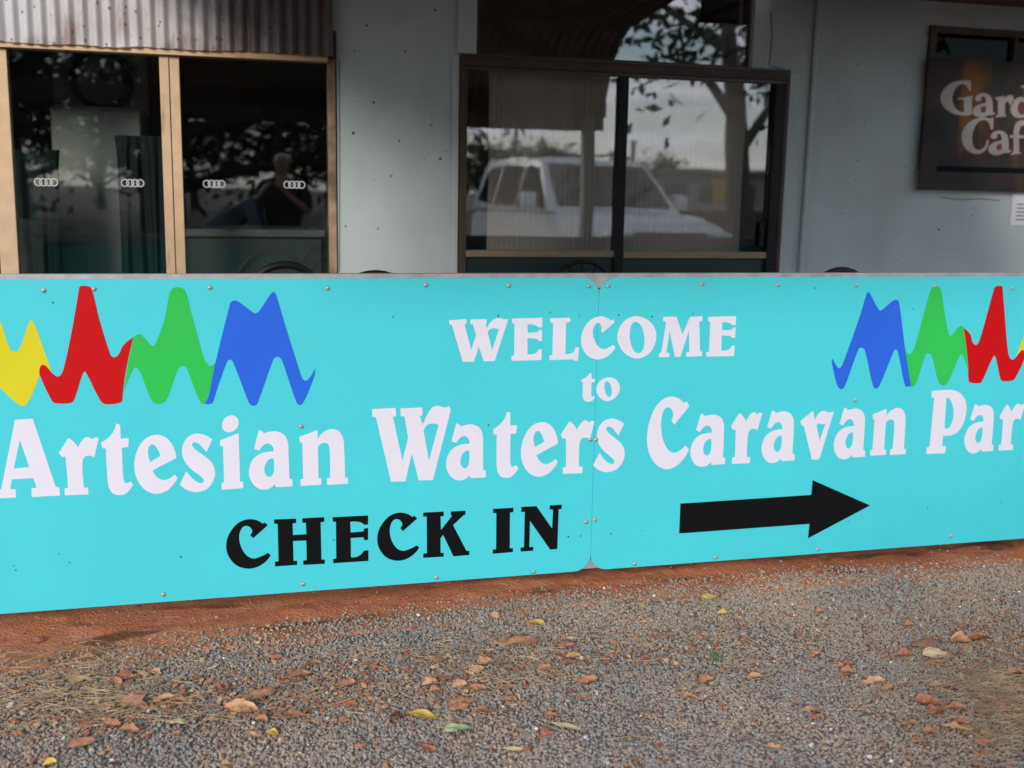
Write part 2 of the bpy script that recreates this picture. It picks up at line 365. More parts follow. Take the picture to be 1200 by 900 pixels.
boxo('lower_panel', (-0.161, 0.638, WALL_Y + 0.012, WALL_Y + 0.018, 0.806, 1.226), darkpanel, mw)
boxo('lower_panel', (0.690, 1.521, WALL_Y + 0.012, WALL_Y + 0.018, 0.806, 1.221), darkpanel, mw)
boxo('pane', (-0.161, 0.638, WALL_Y + 0.015, WALL_Y + 0.020, 1.264, 2.151), pane_m, mw)
boxo('pane', (0.690, 1.521, WALL_Y + 0.022, WALL_Y + 0.027, 1.259, 2.151), pane_m, mw)
boxo('latch', (1.478, 1.500, WALL_Y - 0.012, WALL_Y + 0.014, 1.285, 1.42), blackf, mw, 0.003)
# fanlight above it
uw = quad_frame('window', [(-0.113, -0.100, WALL_Y + .004, WALL_Y + .08, 2.226, 2.798), (1.350, 1.363, WALL_Y + .004, WALL_Y + .08, 2.226, 2.798), (-0.098, 1.348, WALL_Y + .004, WALL_Y + .08, 2.226, 2.234)], bronze, bld)
tag(uw, 'dark framed fixed fanlight above the sliding window')
boxo('flashing', (-0.198, 1.598, yb - 0.004, WALL_Y - 0.001, 2.2135, 2.2235), mat('bronze_dark', (0.045, 0.030, 0.024), 0.5), uw)
boxo('pane', (-0.099, 1.349, WALL_Y + 0.015, WALL_Y + 0.020, 2.235, 2.797), pane_m, uw)
# cover strips, lintel lip and conduit on the wall
boxo('cover_strip', (-0.212, -0.118, WALL_Y - 0.016, WALL_Y - 0.001, 2.226, 3.05), paint, bld, 0.003)
boxo('cover_strip', (1.372, 1.462, WALL_Y - 0.016, WALL_Y - 0.001, 2.226, 3.05), paint, bld, 0.003)
boxo('cover_strip', (-0.236, -0.2035, WALL_Y - 0.010, WALL_Y - 0.001, 0.36, 2.212), paint, bld, 0.003)
boxo('cover_strip', (1.604, 1.676, WALL_Y - 0.008, WALL_Y - 0.001, 0.36, 2.212), paint, bld, 0.003)
bm = bmesh.new(); add_tube(bm, [(1.732, WALL_Y - 0.016, 0.35), (1.733, WALL_Y - 0.016, 1.2), (1.742, WALL_Y - 0.016, 2.7)], 0.0125, 10)
tag(obj('conduit', bm, paint, bld, smooth=True), 'thin painted conduit pipe running up the wall')
for z in (1.35, 2.05, 2.55): boxo('conduit_clip', (1.712, 1.758, WALL_Y - 0.006, WALL_Y - 0.001, z, z + 0.016), paint, bld)

crackm = mat('crack_dark', (0.05, 0.035, 0.025), 0.95)
for pl in ([(903, 78), (914, 80), (926, 84), (933, 90), (932, 120), (930, 170), (926, 240), (922, 318)], [(533.5, 66), (534, 140), (533, 220), (531, 318)], [(1100, 231), (1125, 234), (1150, 233), (1172, 235)], [(902, 4), (905, 40), (902, 76)], [(398, 70), (398, 190), (397.5, 319)]):
    bm = bmesh.new(); add_tube(bm, [onY(x + rnd.uniform(-.6, .6), y, WALL_Y - 0.0005) if pl[0][0] != 1100 else onY(x, y, WALL_Y - 0.0005) for x, y in pl], 0.0021, 5); obj('crack', bm, crackm, bld)
spotm = mat('wall_spot', (0.07, 0.045, 0.03), 0.95)
for x, y in [(438, 120), (468, 165), (414, 156), (497, 185), (516, 186), (443, 268), (545 - 130, 60), (1013, 143), (1005, 188), (1100, 269), (1140, 252), (430, 30), (510, 12), (405, 265), (475, 60), (1060, 196), (985, 250)]:
    p = onY(x, y, WALL_Y - 0.0008); bm = bmesh.new(); add_tube(bm, [(p.x, WALL_Y - 0.0012, p.z), (p.x, WALL_Y - 0.0002, p.z)], rnd.uniform(.0035, .008), 7); obj('wall_spot', bm, spotm, bld)
# right window with timber frame, boarded by the cafe sign
rw = quad_frame('window', [(2.434, 2.475, WALL_Y - .020, WALL_Y + .07, 1.722, 2.498), (2.477, 3.698, WALL_Y - .012, WALL_Y + .07, 2.462, 2.498), (2.477, 3.698, WALL_Y - .012, WALL_Y + .07, 1.722, 1.76), (2.985, 3.010, WALL_Y - .010, WALL_Y + .06, 1.762, 2.460), (2.88, 2.945, WALL_Y + .03, WALL_Y + .06, 1.762, 2.460)], brown, bld)
tag(rw, 'brown timber window above the cafe board')
boxo('pane', (2.476, 2.984, WALL_Y + 0.020, WALL_Y + 0.024, 1.761, 2.461), glass('window_dirty', 1.2, (0.4, 0.4, 0.4)), rw)
boxo('pane', (3.011, 3.697, WALL_Y + 0.020, WALL_Y + 0.024, 1.761, 2.461), glass('window_dirty', 1.2, (0.4, 0.4, 0.4)), rw)
# eave along the right
boxo('eave_board', (1.55, 6.6, 0.60, WALL_Y - 0.003, 2.625, 2.66), brown, bld, 0.004)
boxo('fascia', (1.55, 6.6, 0.55, 0.597, 2.61, 2.78), brown, bld, 0.004)

# verandah roof with bullnosed front edge
EDGE_Y = -1.62
_e = behind(708, 145, 2 * WALL_Y - EDGE_Y - CAM.y)
VX0, VX1 = -1.88, _e.x
roofm = mat('verandah_iron', (0.22, 0.165, 0.135), 0.8, metal=0.0, scale=6, col2=(0.13, 0.09, 0.075))
rows = []
A = Vector((WALL_Y - 0.09, 3.04)); B = Vector((EDGE_Y + 0.72, _e.z + 0.70)); d = (B - A).normalized(); nrm = Vector((-d.y, d.x))
for t in (0, 0.25, 0.5, 0.75, 1.0):
    p = A.lerp(B, t); rows.append((p.x, p.y, nrm.x, nrm.y))
Rb = 0.75
cen = B - nrm * Rb if nrm.y > 0 else B + nrm * Rb
a0 = math.atan2(B.y - cen.y, B.x - cen.x)
for k in range(1, 9):
    a = a0 + (math.pi - a0) * k / 8
    rows.append((cen.x + Rb * math.cos(a), cen.y + Rb * math.sin(a), math.cos(a), math.sin(a)))
EDGE_Y, EDGE_Z = rows[-1][0], rows[-1][1]
rows.append((EDGE_Y, EDGE_Z - 0.02, -1, 0)); EDGE_Z -= 0.02
bm = corr_sheet(VX0, VX1, 0.076, 0.009, rows, per=8)
bmesh.ops.solidify(bm, geom=bm.faces, thickness=0.001)
tag(obj('verandah_roof', bm, roofm, bld, smooth=True, angle=60), 'bullnosed corrugated iron verandah roof')
bm = bmesh.new()                    # unseen sheet added under the roof end, blocks light to the wall pillar
gp = [(WALL_Y - 0.10, 2.60), (WALL_Y - 0.10, 3.02)] + [(y_, z_ - 0.022) for y_, z_, _a, _b in rows[1:-5]]
gp += [(gp[-1][0], 2.60)]
add_prism(bm, gp, 'x', VX0 + 0.01, VX0 + 0.022); obj('light_block_sheet', bm, roofm, bld)
PY = EDGE_Y + 0.16
boxo('roof_beam', (VX0 - 1.80, VX1 - 0.05, PY - 0.035, PY + 0.035, EDGE_Z + 0.10, EDGE_Z + 0.22), brown, bld, 0.004)
postm = mat('post_paint', (0.30, 0.27, 0.25), 0.6)
for x in (behind(690, 200, 2 * WALL_Y - PY - CAM.y).x, VX0 - 1.75):
    boxo('verandah_post', (x - 0.045, x + 0.045, PY - 0.045, PY + 0.045, ground_z(x, PY) - 0.05, EDGE_Z + 0.098), postm, bld, 0.006)
    print('post', x, proj((x, PY, 1.2)))
print('bullnose edge', EDGE_Y, EDGE_Z, VX1, [proj((x, EDGE_Y, EDGE_Z)) for x in (-2, 0, VX1)])

# ------------------------------------------------------------------ the welcome sign
def soft_panel_mat(name, col):
    M = mat(name, col, 0.45, scale=1.6, var=0.05, spec=0.25)
    layer(M, tuple(c * 0.8 for c in col), 1.2, 0.60, 0.85, 0.25, stretch=(1, 1, 2))
    layer(M, (0.30, 0.24, 0.20), 3.5, 0.66, 0.85, 0.10, stretch=(1, 1, 3))
    return M
turq = soft_panel_mat('turquoise_paint', (0.055, 0.50, 0.56))
white_v = mat('white_vinyl', (0.62, 0.59, 0.67), 0.45, scale=8, var=0.03)
black_v = mat('black_vinyl', (0.003, 0.0034, 0.0038), 0.7, scale=8, spec=0.1)
red_v = mat('red_vinyl', (0.46, 0.003, 0.005), 0.5, scale=5, var=0.05, spec=0.13)
green_v = mat('green_vinyl', (0.028, 0.43, 0.072), 0.42, scale=5, var=0.05, spec=0.13)
blue_v = mat('blue_vinyl', (0.022, 0.108, 0.58), 0.42, scale=5, var=0.05, spec=0.13)
yellow_v = mat('yellow_vinyl', (0.57, 0.50, 0.018), 0.45, scale=5, var=0.05, spec=0.13)
steel = mat('grey_steel', (0.36, 0.36, 0.37), 0.5, metal=0.3, scale=18, var=0.25)
screw_m = mat('screw_metal', (0.52, 0.48, 0.42), 0.4, metal=0.35, scale=80, var=0.5)

sign = empty('welcome_sign', (0, 0, 0))
tag(sign, 'long turquoise two panel sign with white lettering, black arrow and coloured wave marks', 'sign')
def rounded_panel(x0, x1, z0, z1, rad, y0, y1):
    pts = []
    for cx, cz, a0, r in ((x1 - rad[1], z0 + rad[1], -90, rad[1]), (x1 - rad[1], z1 - rad[1], 0, rad[1]), (x0 + rad[0], z1 - rad[0], 90, rad[0]), (x0 + rad[0], z0 + rad[0], 180, rad[0])):
        for k in range(9):
            a = R_(a0 + 90 * k / 8); pts.append((cx + r * math.cos(a), cz + r * math.sin(a)))
    bm = bmesh.new(); add_prism(bm, pts, 'y', y0, y1)
    return bm
for (x0, x1) in ((-2.42, -0.0006), (0.0006, 2.44)):
    obj('panel', rounded_panel(x0, x1, SIGN_Z, SIGN_Z + SIGN_H, (0.066, 0.066), 0.0, 0.004), turq, sign)
FR = [(-2.43, 2.45, 0.0065, 0.040, SIGN_Z + SIGN_H - 0.040, SIGN_Z + SIGN_H + 0.016), (-2.43, 2.45, 0.0065, 0.040, SIGN_Z + 0.0045, SIGN_Z + 0.045),
      (-2.43, -2.39, 0.0065, 0.040, SIGN_Z + 0.048, SIGN_Z + SIGN_H - 0.043), (2.41, 2.45, 0.0065, 0.040, SIGN_Z + 0.048, SIGN_Z + SIGN_H - 0.043), (-0.05, 0.05, 0.0065, 0.040, SIGN_Z + 0.048, SIGN_Z + SIGN_H - 0.043)]
for f in FR: boxo('frame_rail', f, steel, sign, 0.003)
for x in (-2.41, 2.43): boxo('post', (x - 0.04, x + 0.04, 0.042, 0.122, -0.05, SIGN_Z + SIGN_H - 0.02), steel, sign, 0.004)

# -- outlines, read off the sign face; "~" marks a smooth point, the rest are corners; origin and scale of each reading first
GL = {}
def G(key, ox, oy, s, *paths): GL[key] = (ox, oy, s, paths)
G('A', 0, 480, 7.5, "132,90 288,80 490,680 522,682 528,755 280,768 276,692 322,686 295,603 105,612 90,700 138,698 142,772 -24,780 -22,712 12,698", "175,265 258,505 122,518")
G('r', 0, 480, 7.5, "600,250 ~645,280 688,335 ~712,285 ~750,246 ~782,242 ~802,256 ~818,256 832,243 868,250 830,420 ~785,404 ~742,418 ~725,470 738,686 776,684 778,745 570,754 568,692 598,688 ~590,560 575,410 545,418 518,380")
G('t', 0, 480, 7.5, "1020,122 1056,132 1062,255 1132,250 1128,328 1070,335 ~1078,480 ~1085,600 ~1102,645 ~1128,642 1150,632 1170,662 ~1110,735 ~1050,752 ~990,735 ~957,680 ~945,600 930,340 900,340 888,290 ~955,245 ~998,190")
G('e', 140, 480, 7.5, "290,535 500,425 ~490,370 ~455,295 ~400,240 ~320,222 ~230,255 ~160,350 ~130,480 ~150,600 ~220,700 ~320,740 ~420,710 ~480,650 512,600 485,570 ~440,605 ~390,620 ~335,598", "270,460 ~252,390 ~258,330 ~288,305 ~325,330 360,408")
G('s', 140, 480, 7.5, "816,260 ~745,222 ~680,210 ~610,235 ~562,300 ~550,380 ~578,462 ~640,530 ~700,575 ~738,612 ~735,640 ~705,645 ~660,620 ~620,582 588,540 530,660 ~600,708 ~680,725 ~770,695 ~828,620 ~840,540 ~810,465 ~750,410 ~680,360 ~640,318 ~650,288 ~690,295 ~730,332 765,375")
G('i', 140, 480, 7.5, "~985,50 ~1030,68 ~1048,112 ~1025,170 ~970,198 ~920,185 ~902,135 ~925,78", "1048,205 1060,632 1085,632 1088,690 900,704 896,645 920,638 910,318 888,322 883,272")
G('a', 250, 480, 7.5, "400,178 440,198 438,212 ~490,195 ~560,192 ~625,225 ~655,290 ~661,380 668,605 695,615 695,675 550,682 540,652 ~500,690 ~430,702 ~370,675 ~325,610 ~313,540 ~340,450 ~400,395 ~470,372 530,368 ~522,325 ~490,298 ~450,305 ~420,335 402,360 358,345", "530,430 ~490,437 ~458,480 ~450,540 ~468,580 ~498,592 ~525,568 ~535,520")
G('n', 250, 480, 7.5, "755,240 916,180 918,262 ~960,205 ~1030,172 ~1100,188 ~1140,250 ~1150,350 1158,598 1182,595 1184,650 1000,662 998,602 1026,598 ~1021,340 ~1005,300 ~970,292 ~938,306 920,330 925,605 950,602 950,660 768,670 765,614 790,608 782,285 765,298")
G('W', 430, 460, 7.5, "45,145 252,135 256,208 228,212 312,600 362,400 330,208 298,210 294,140 488,130 488,200 465,205 490,285 ~535,185 ~575,132 ~620,115 ~680,132 720,120 738,150 580,770 455,772 395,535 338,780 212,785 78,215 50,215", "545,600 630,285 ~580,272 ~530,285 498,335")
G('C', 750, 450, 7.5, "410,150 432,195 300,358 275,320 ~292,272 ~277,222 ~245,205 ~210,228 ~190,290 ~185,390 ~205,500 ~250,582 ~300,605 ~350,585 400,540 430,575 ~380,660 ~310,725 ~235,748 ~150,715 ~85,620 ~62,500 ~80,340 ~140,200 ~210,130 ~285,110 ~340,128 388,168")
G('v', 890, 450, 7.5, "470,235 490,325 ~518,262 ~560,235 ~610,250 655,240 525,662 460,665 388,362 375,368 358,328", "528,500 580,345 ~548,354 ~520,345 502,372")
G('P', 1040, 440, 7.5, "388,138 ~500,128 ~580,130 ~650,165 ~692,250 ~680,380 ~640,470 ~580,518 488,530 480,622 514,620 505,682 340,690 346,630 370,626 410,195 388,195", "518,190 ~552,215 ~578,290 ~575,380 ~550,450 ~525,468 500,458")
G('k', 1203, 445, 7.5, "0,60 120,50 120,330 190,255 165,255 165,215 260,210 260,250 ~225,262 165,330 245,545 275,545 272,590 160,595 105,400 105,555 130,555 128,605 -15,610 -12,560 12,556 20,105 0,105")
G('W2', 520, 360, 7.5, "45,115 200,105 200,148 182,152 242,375 285,245 255,148 235,152 235,108 378,105 376,145 365,150 380,185 ~422,122 ~480,95 ~530,105 568,105 448,472 352,475 308,345 265,478 168,480 70,152 50,152", "425,380 485,195 ~440,185 ~405,195 385,215")
G('E2', 520, 360, 7.5, "600,100 866,92 864,175 835,178 ~800,156 735,150 738,225 800,222 832,218 835,200 864,198 862,295 830,295 825,278 735,272 735,415 ~790,410 ~820,395 832,370 862,368 858,465 596,470 594,428 620,425 622,145 602,142")
G('L2', 620, 360, 7.5, "185,98 362,92 362,132 325,135 318,412 ~370,405 ~395,390 405,352 440,355 428,470 392,470 388,458 180,465 180,422 205,420 212,138 188,135")
G('C2', 620, 360, 7.5, "738,108 755,130 645,225 632,210 ~636,168 ~610,138 ~575,160 ~560,220 ~575,290 ~615,352 ~660,368 ~700,355 738,330 758,355 ~710,415 ~650,450 ~590,458 ~520,430 ~470,360 ~458,280 ~480,190 ~540,112 ~620,80 ~670,88 715,115")
G('O2', 620, 360, 7.5, "~945,78 ~1040,110 ~1103,180 ~1118,260 ~1090,360 ~1030,425 ~940,450 ~850,412 ~790,330 ~775,260 ~800,170 ~860,105", "~940,128 ~980,155 ~1010,240 ~1012,330 ~990,390 ~955,405 ~915,375 ~885,280 ~890,180 ~910,140")
G('M2', 720, 360, 7.5, "428,85 545,82 598,240 665,85 775,80 772,122 745,125 752,388 772,390 770,430 628,435 632,398 658,395 655,205 580,435 532,438 485,210 455,400 485,402 482,438 390,440 395,402 412,400 455,128 430,125")
G('t2', 620, 360, 7.5, "532,578 548,582 550,630 580,630 575,658 548,660 545,760 ~553,786 ~566,784 578,785 ~560,818 ~515,830 ~482,815 ~472,770 475,660 460,658 458,640 ~510,608")
G('o2', 620, 360, 7.5, "~705,615 ~770,642 ~798,710 ~770,782 ~690,825 ~620,793 ~590,720 ~625,648", "~685,650 ~715,680 ~728,740 ~720,780 ~700,788 ~680,770 ~662,710 ~666,665")
G('C3', 260, 580, 7.5, "375,240 405,265 275,380 248,352 ~267,318 ~245,282 ~205,272 ~170,300 ~152,370 ~170,460 ~220,533 ~280,558 ~345,540 405,508 430,528 ~380,590 ~310,633 ~230,648 ~130,620 ~60,540 ~38,450 ~60,350 ~130,257 ~210,217 ~290,217 360,252")
G('H3', 260, 580, 7.5, "458,215 652,208 654,245 622,250 625,352 742,345 738,245 708,245 706,205 900,195 900,235 868,240 875,568 905,568 905,605 716,615 714,578 745,572 742,400 625,405 630,580 660,578 662,615 468,628 466,588 498,582 490,255 460,252")
G('E3', 380, 580, 7.5, "72,195 385,180 385,260 350,262 ~310,238 228,236 232,330 345,320 350,295 385,290 385,395 350,397 345,372 232,378 235,548 ~300,538 348,490 388,485 388,580 78,600 78,562 105,558 102,235 75,235")
G('K3', 380, 580, 7.5, "870,155 1050,145 1050,185 1022,188 1025,308 1125,180 1112,182 1112,145 1242,138 1240,175 1225,178 1132,265 1250,492 1275,490 1275,528 1135,540 1045,352 1022,378 1022,510 1050,508 1050,542 870,553 870,515 902,512 900,188 870,192")
G('I3', 520, 580, 7.5, "432,122 612,112 612,150 582,155 580,468 608,468 608,502 430,517 430,480 460,476 462,158 434,160")
G('N3', 520, 580, 7.5, "682,105 815,98 952,295 960,128 930,128 932,92 1038,85 1036,122 1010,126 998,475 935,480 758,228 752,458 788,456 785,490 675,498 676,462 705,460 712,148 682,150")
G('arrow', 780, 550, 4.6154, "80,185 788,138 795,58 1106,195 770,373 778,295 73,347")
G('yellow_l', 0, 320, 6, "-115,560 -30,350 ~-12,332 ~6,350 ~70,530 ~100,552 ~135,535 ~205,345 ~220,333 ~238,350 365,700 300,760 275,720 ~192,918 ~150,932 ~100,900 0,805 -112,702")
G('red_l', 0, 320, 6, "278,715 ~280,665 ~298,645 ~325,655 ~370,705 ~405,727 ~430,710 ~450,660 ~500,430 555,110 ~565,92 ~620,92 ~645,110 ~700,330 775,570 ~790,588 ~815,588 ~838,565 ~865,510 938,450 ~905,590 ~875,750 862,880 ~848,910 ~740,922 ~705,895 ~610,710 ~596,693 ~580,712 ~522,890 ~495,914 ~385,914 ~360,890")
G('green_l', 130, 330, 6, "160,390 ~190,370 ~215,375 ~280,445 ~298,453 ~312,440 ~375,270 ~412,85 ~440,45 ~480,40 ~522,62 ~560,200 650,530 ~678,580 ~700,592 735,570 ~700,740 662,858 ~635,850 ~610,810 ~545,640 ~525,600 ~500,592 ~475,610 ~430,730 ~388,832 ~340,860 ~290,840 ~250,750 ~200,630 ~172,603 ~150,630 90,770 ~120,580")
G('blue_l', 220, 330, 6, "295,165 ~310,138 ~345,135 ~450,210 ~475,222 ~500,210 ~585,85 ~605,73 ~622,95 ~680,290 800,670 ~820,695 ~845,690 895,610 893,655 ~870,720 ~815,845 ~790,868 ~765,850 ~665,560 ~645,532 ~615,532 ~600,550 ~500,830 ~480,868 ~445,868 ~425,840 ~320,570 ~295,548 ~275,565 180,840 ~165,858 120,858 ~150,790 ~190,590")
G('blue_r', 960, 330, 6.925, "105,620 ~145,690 ~165,702 ~190,670 ~330,280 ~385,100 ~400,85 ~415,105 ~475,215 ~495,235 ~515,225 ~600,155 ~630,148 ~648,170 ~690,500 745,850 700,852 ~680,780 ~638,570 ~620,550 ~605,565 ~490,840 ~460,868 ~435,840 ~370,555 ~345,535 ~320,545 ~210,840 ~180,873 ~150,850 ~115,720 102,655")
G('green_r', 1050, 325, 6.6667, "72,560 ~95,597 ~115,595 ~140,560 ~200,350 ~270,100 ~300,70 ~335,75 ~355,110 ~380,280 ~412,440 ~428,458 ~490,385 ~515,380 532,398 ~550,560 568,750 ~525,612 ~505,600 ~410,810 ~370,845 ~330,810 ~285,630 ~265,597 ~235,600 ~160,820 ~135,852 112,850 ~92,740")
G('red_r', 1050, 325, 6.6667, "528,395 ~580,445 ~600,510 ~625,527 ~645,510 ~700,330 ~770,80 ~790,68 832,68 ~850,300 ~875,580 ~895,635 ~920,640 ~970,580 ~990,568 1012,590 1002,640 ~930,790 ~905,808 ~830,810 ~815,790 ~790,680 ~770,615 ~750,640 ~670,815 ~650,828 ~575,820 ~565,790 ~560,650")
G('yellow_r', 1050, 325, 6.6667, "940,610 ~1050,330 ~1062,315 ~1078,335 ~1130,520 ~1155,545 ~1180,520 ~1240,320 ~1255,310 ~1268,330 1320,560 1315,700 1240,790 ~1150,850 ~1110,850 ~1080,815 1002,645")
G('cafeG', 1090, 80, 8.1818, "390,118 392,215 375,222 ~345,168 ~310,150 ~260,172 ~222,230 ~210,300 ~238,378 ~290,418 325,420 322,310 ~300,298 265,300 262,288 410,262 ~400,300 402,440 ~330,455 ~240,440 ~150,390 ~100,300 ~120,220 ~190,150 ~280,120")
G('cafea', 1090, 80, 8.1818, "~500,238 ~560,255 ~590,300 598,420 625,430 ~600,448 ~560,450 ~500,470 ~440,462 ~405,420 ~425,372 ~475,345 530,334 ~530,290 ~510,268 ~488,275 ~490,300 ~462,316 ~432,304 ~440,265", "532,362 ~492,374 ~482,402 ~500,425 536,415")
G('cafer', 1090, 80, 8.1818, "615,285 710,265 712,295 ~740,265 ~785,262 ~798,300 ~785,345 ~760,345 ~750,320 ~725,325 715,360 715,440 728,460 620,470 650,440 650,310")
G('cafed', 1090, 80, 8.1818, "~850,280 ~885,278 905,290 902,190 872,185 872,168 965,150 970,440 995,455 908,468 ~850,475 ~800,460 ~770,400 ~788,320", "905,330 ~870,320 ~845,350 ~838,400 ~860,440 905,440")
G('cafeC', 1090, 80, 8.1818, "605,470 600,585 578,585 ~555,512 ~510,495 ~455,520 ~412,600 ~400,680 ~420,760 ~465,785 ~520,755 ~545,690 560,690 ~545,760 ~500,808 ~430,820 ~350,780 ~308,710 ~305,620 ~350,540 ~430,487 ~510,470 ~570,482")
G('cafef', 1090, 80, 8.1818, "800,640 ~802,590 ~825,525 ~870,500 ~930,505 ~945,535 ~925,560 ~895,548 ~865,565 850,640 900,645 900,670 850,670 850,800 875,815 765,830 798,805 800,670 765,665 765,645")

def sample(path, ox, oy, s):
    P = []
    for tok in path.split():
        sm_ = tok[0] == '~'; x, y = tok.lstrip('~').split(',')
        P.append((Vector((ox + float(x) / s, oy + float(y) / s)), sm_))
    n = len(P); T = []
    for i, (p, sm_) in enumerate(P):
        T.append((P[(i + 1) % n][0] - P[i - 1][0]).normalized() if sm_ else None)
    out = []
    for i in range(n):
        p, q = P[i][0], P[(i + 1) % n][0]; a, b = T[i], T[(i + 1) % n]; L = (q - p).length
        if a is None and b is None: out.append(p); continue
        ch = (q - p) / max(L, 1e-6)
        if a is None: a = ((2 * ch) - b).normalized() if (2 * ch - b).length > .1 else ch
        if b is None: b = ((2 * ch) - a).normalized() if (2 * ch - a).length > .1 else ch
        N = 5
        for k in range(N):
            t = k / N; h = (2 * t**3 - 3 * t**2 + 1, t**3 - 2 * t**2 + t, -2 * t**3 + 3 * t**2, t**3 - t**2)
            out.append(p * h[0] + a * (h[1] * L) + q * h[2] + b * (h[3] * L))
    return out
def glyph_plane(key, Y=0.0):
    ox, oy, s, paths = GL[key]; res = []
    for pth in paths:
        res.append([(lambda w: Vector((w.x, w.z)))(onY(p.x, p.y, Y)) for p in sample(pth, ox, oy, s)])
    return res
def bbox(loops):
    xs = [p.x for l in loops for p in l]; zs = [p.y for l in loops for p in l]
    return min(xs), max(xs), min(zs), max(zs)
def fit(loops, want, Y=0.0):
    """scale an outline so that its extent agrees with the measured one"""
    l, r, t, b = want
    cur = [[p.copy() for p in lp] for lp in loops]
    for _ in range(5):
        q = [proj((p.x, Y, p.y)) for lp in cur for p in lp]
        L, Rr, T, Bm = min(x for x, y in q), max(x for x, y in q), min(y for x, y in q), max(y for x, y in q)
        bx = bbox(cur)
        k = (bx[1] - bx[0]) / (Rr - L); kz = (bx[3] - bx[2]) / (Bm - T)
        nx0, nx1 = bx[0] + (l - L) * k, bx[1] + (r - Rr) * k; nz1, nz0 = bx[3] - (t - T) * kz, bx[2] - (b - Bm) * kz
        for lp in cur:
            for p in lp:
                p.x = nx0 + (p.x - bx[0]) / (bx[1] - bx[0]) * (nx1 - nx0); p.y = nz0 + (p.y - bx[2]) / (bx[3] - bx[2]) * (nz1 - nz0)
    return cur
def flat_shape(name, loops, material, parent, Y=0.0, th=0.0006, split_loops=False):
    cu = bpy.data.curves.new(name, 'CURVE'); cu.dimensions = '2D'; cu.fill_mode = 'BOTH'; cu.extrude = th / 2 - 0.00002
    for l in loops:
        l = [p for i, p in enumerate(l) if (p - l[i - 1]).length > 1e-5]
        sp_ = cu.splines.new('POLY'); sp_.points.add(len(l) - 1); sp_.use_cyclic_u = True
        for q, p in zip(sp_.points, l): q.co = (p.x, p.y, 0, 1)
    co = bpy.data.objects.new(name, cu); me = bpy.data.meshes.new_from_object(co)
    bpy.data.objects.remove(co); bpy.data.curves.remove(cu)
    me.transform(Matrix(((1, 0, 0, 0), (0, 0, -1, Y - th / 2 - 0.00003), (0, 1, 0, 0), (0, 0, 0, 1))))
    me.name = name; me.materials.clear()
    return link(name, me, material, parent)
def Z7(ox, oy, l, r, t, b, s=7.5): return (ox + l / s, ox + r / s, oy + t / s, oy + b / s)
LET = [('A', None), ('r', None), ('t', None), ('e', None), ('s', None), ('i', None), ('a', None), ('n', None), ('W', None),
       ('a', Z7(430, 460, 695, 1045, 268, 772)), ('t', (577.7, 607.3, 482.4, 560.0)), ('e', Z7(580, 460, 228, 553, 260, 740)), ('r', Z7(580, 460, 578, 876, 245, 715)), ('s', Z7(580, 460, 862, 1140, 228, 700)),
       ('C', None), ('a', Z7(750, 450, 442, 750, 258, 728)), ('r', Z7(750, 450, 800, 1075, 248, 702)), ('a', Z7(890, 450, 18, 310, 230, 695)), ('v', None), ('a', Z7(890, 450, 652, 930, 205, 662)),
       ('n', (1019.6, 1061.5, 478, 534)), ('P', None), ('a', Z7(1040, 440, 675, 935, 248, 685)), ('r', Z7(1040, 440, 975, 1208, 248, 660)), ('k', None),
       ('W2', None), ('E2', None), ('L2', None), ('C2', None), ('O2', None), ('M2', None), ('E2', Z7(720, 360, 808, 1070, 78, 434)), ('t2', None), ('o2', None)]
for key, want in LET:
    lp = glyph_plane(key)
    if want: lp = fit(lp, want)
    flat_shape('letter', lp, white_v, sign, split_loops=(key == 'i'))
for key, want in [('C3', None), ('H3', None), ('E3', None), ('C3', Z7(380, 580, 465, 835, 155, 578)), ('K3', None), ('I3', None), ('N3', None)]:
    lp = glyph_plane(key)
    if want: lp = fit(lp, want)
    tag(flat_shape('letter', lp, black_v, sign), None)
tag(flat_shape('arrow', glyph_plane('arrow'), black_v, sign), 'black arrow pointing right')
for key, m_, th, lab in [('yellow_l', yellow_v, .0004, 'yellow'), ('green_l', green_v, .0006, 'green'), ('red_l', red_v, .0008, 'red'), ('blue_l', blue_v, .0010, 'blue'),
                         ('yellow_r', yellow_v, .0004, 'yellow'), ('green_r', green_v, .0006, 'green'), ('red_r', red_v, .0008, 'red'), ('blue_r', blue_v, .0010, 'blue')]:
    tag(flat_shape('wave_mark', glyph_plane(key), m_, sign, th=th), lab + ' wave shaped mark')

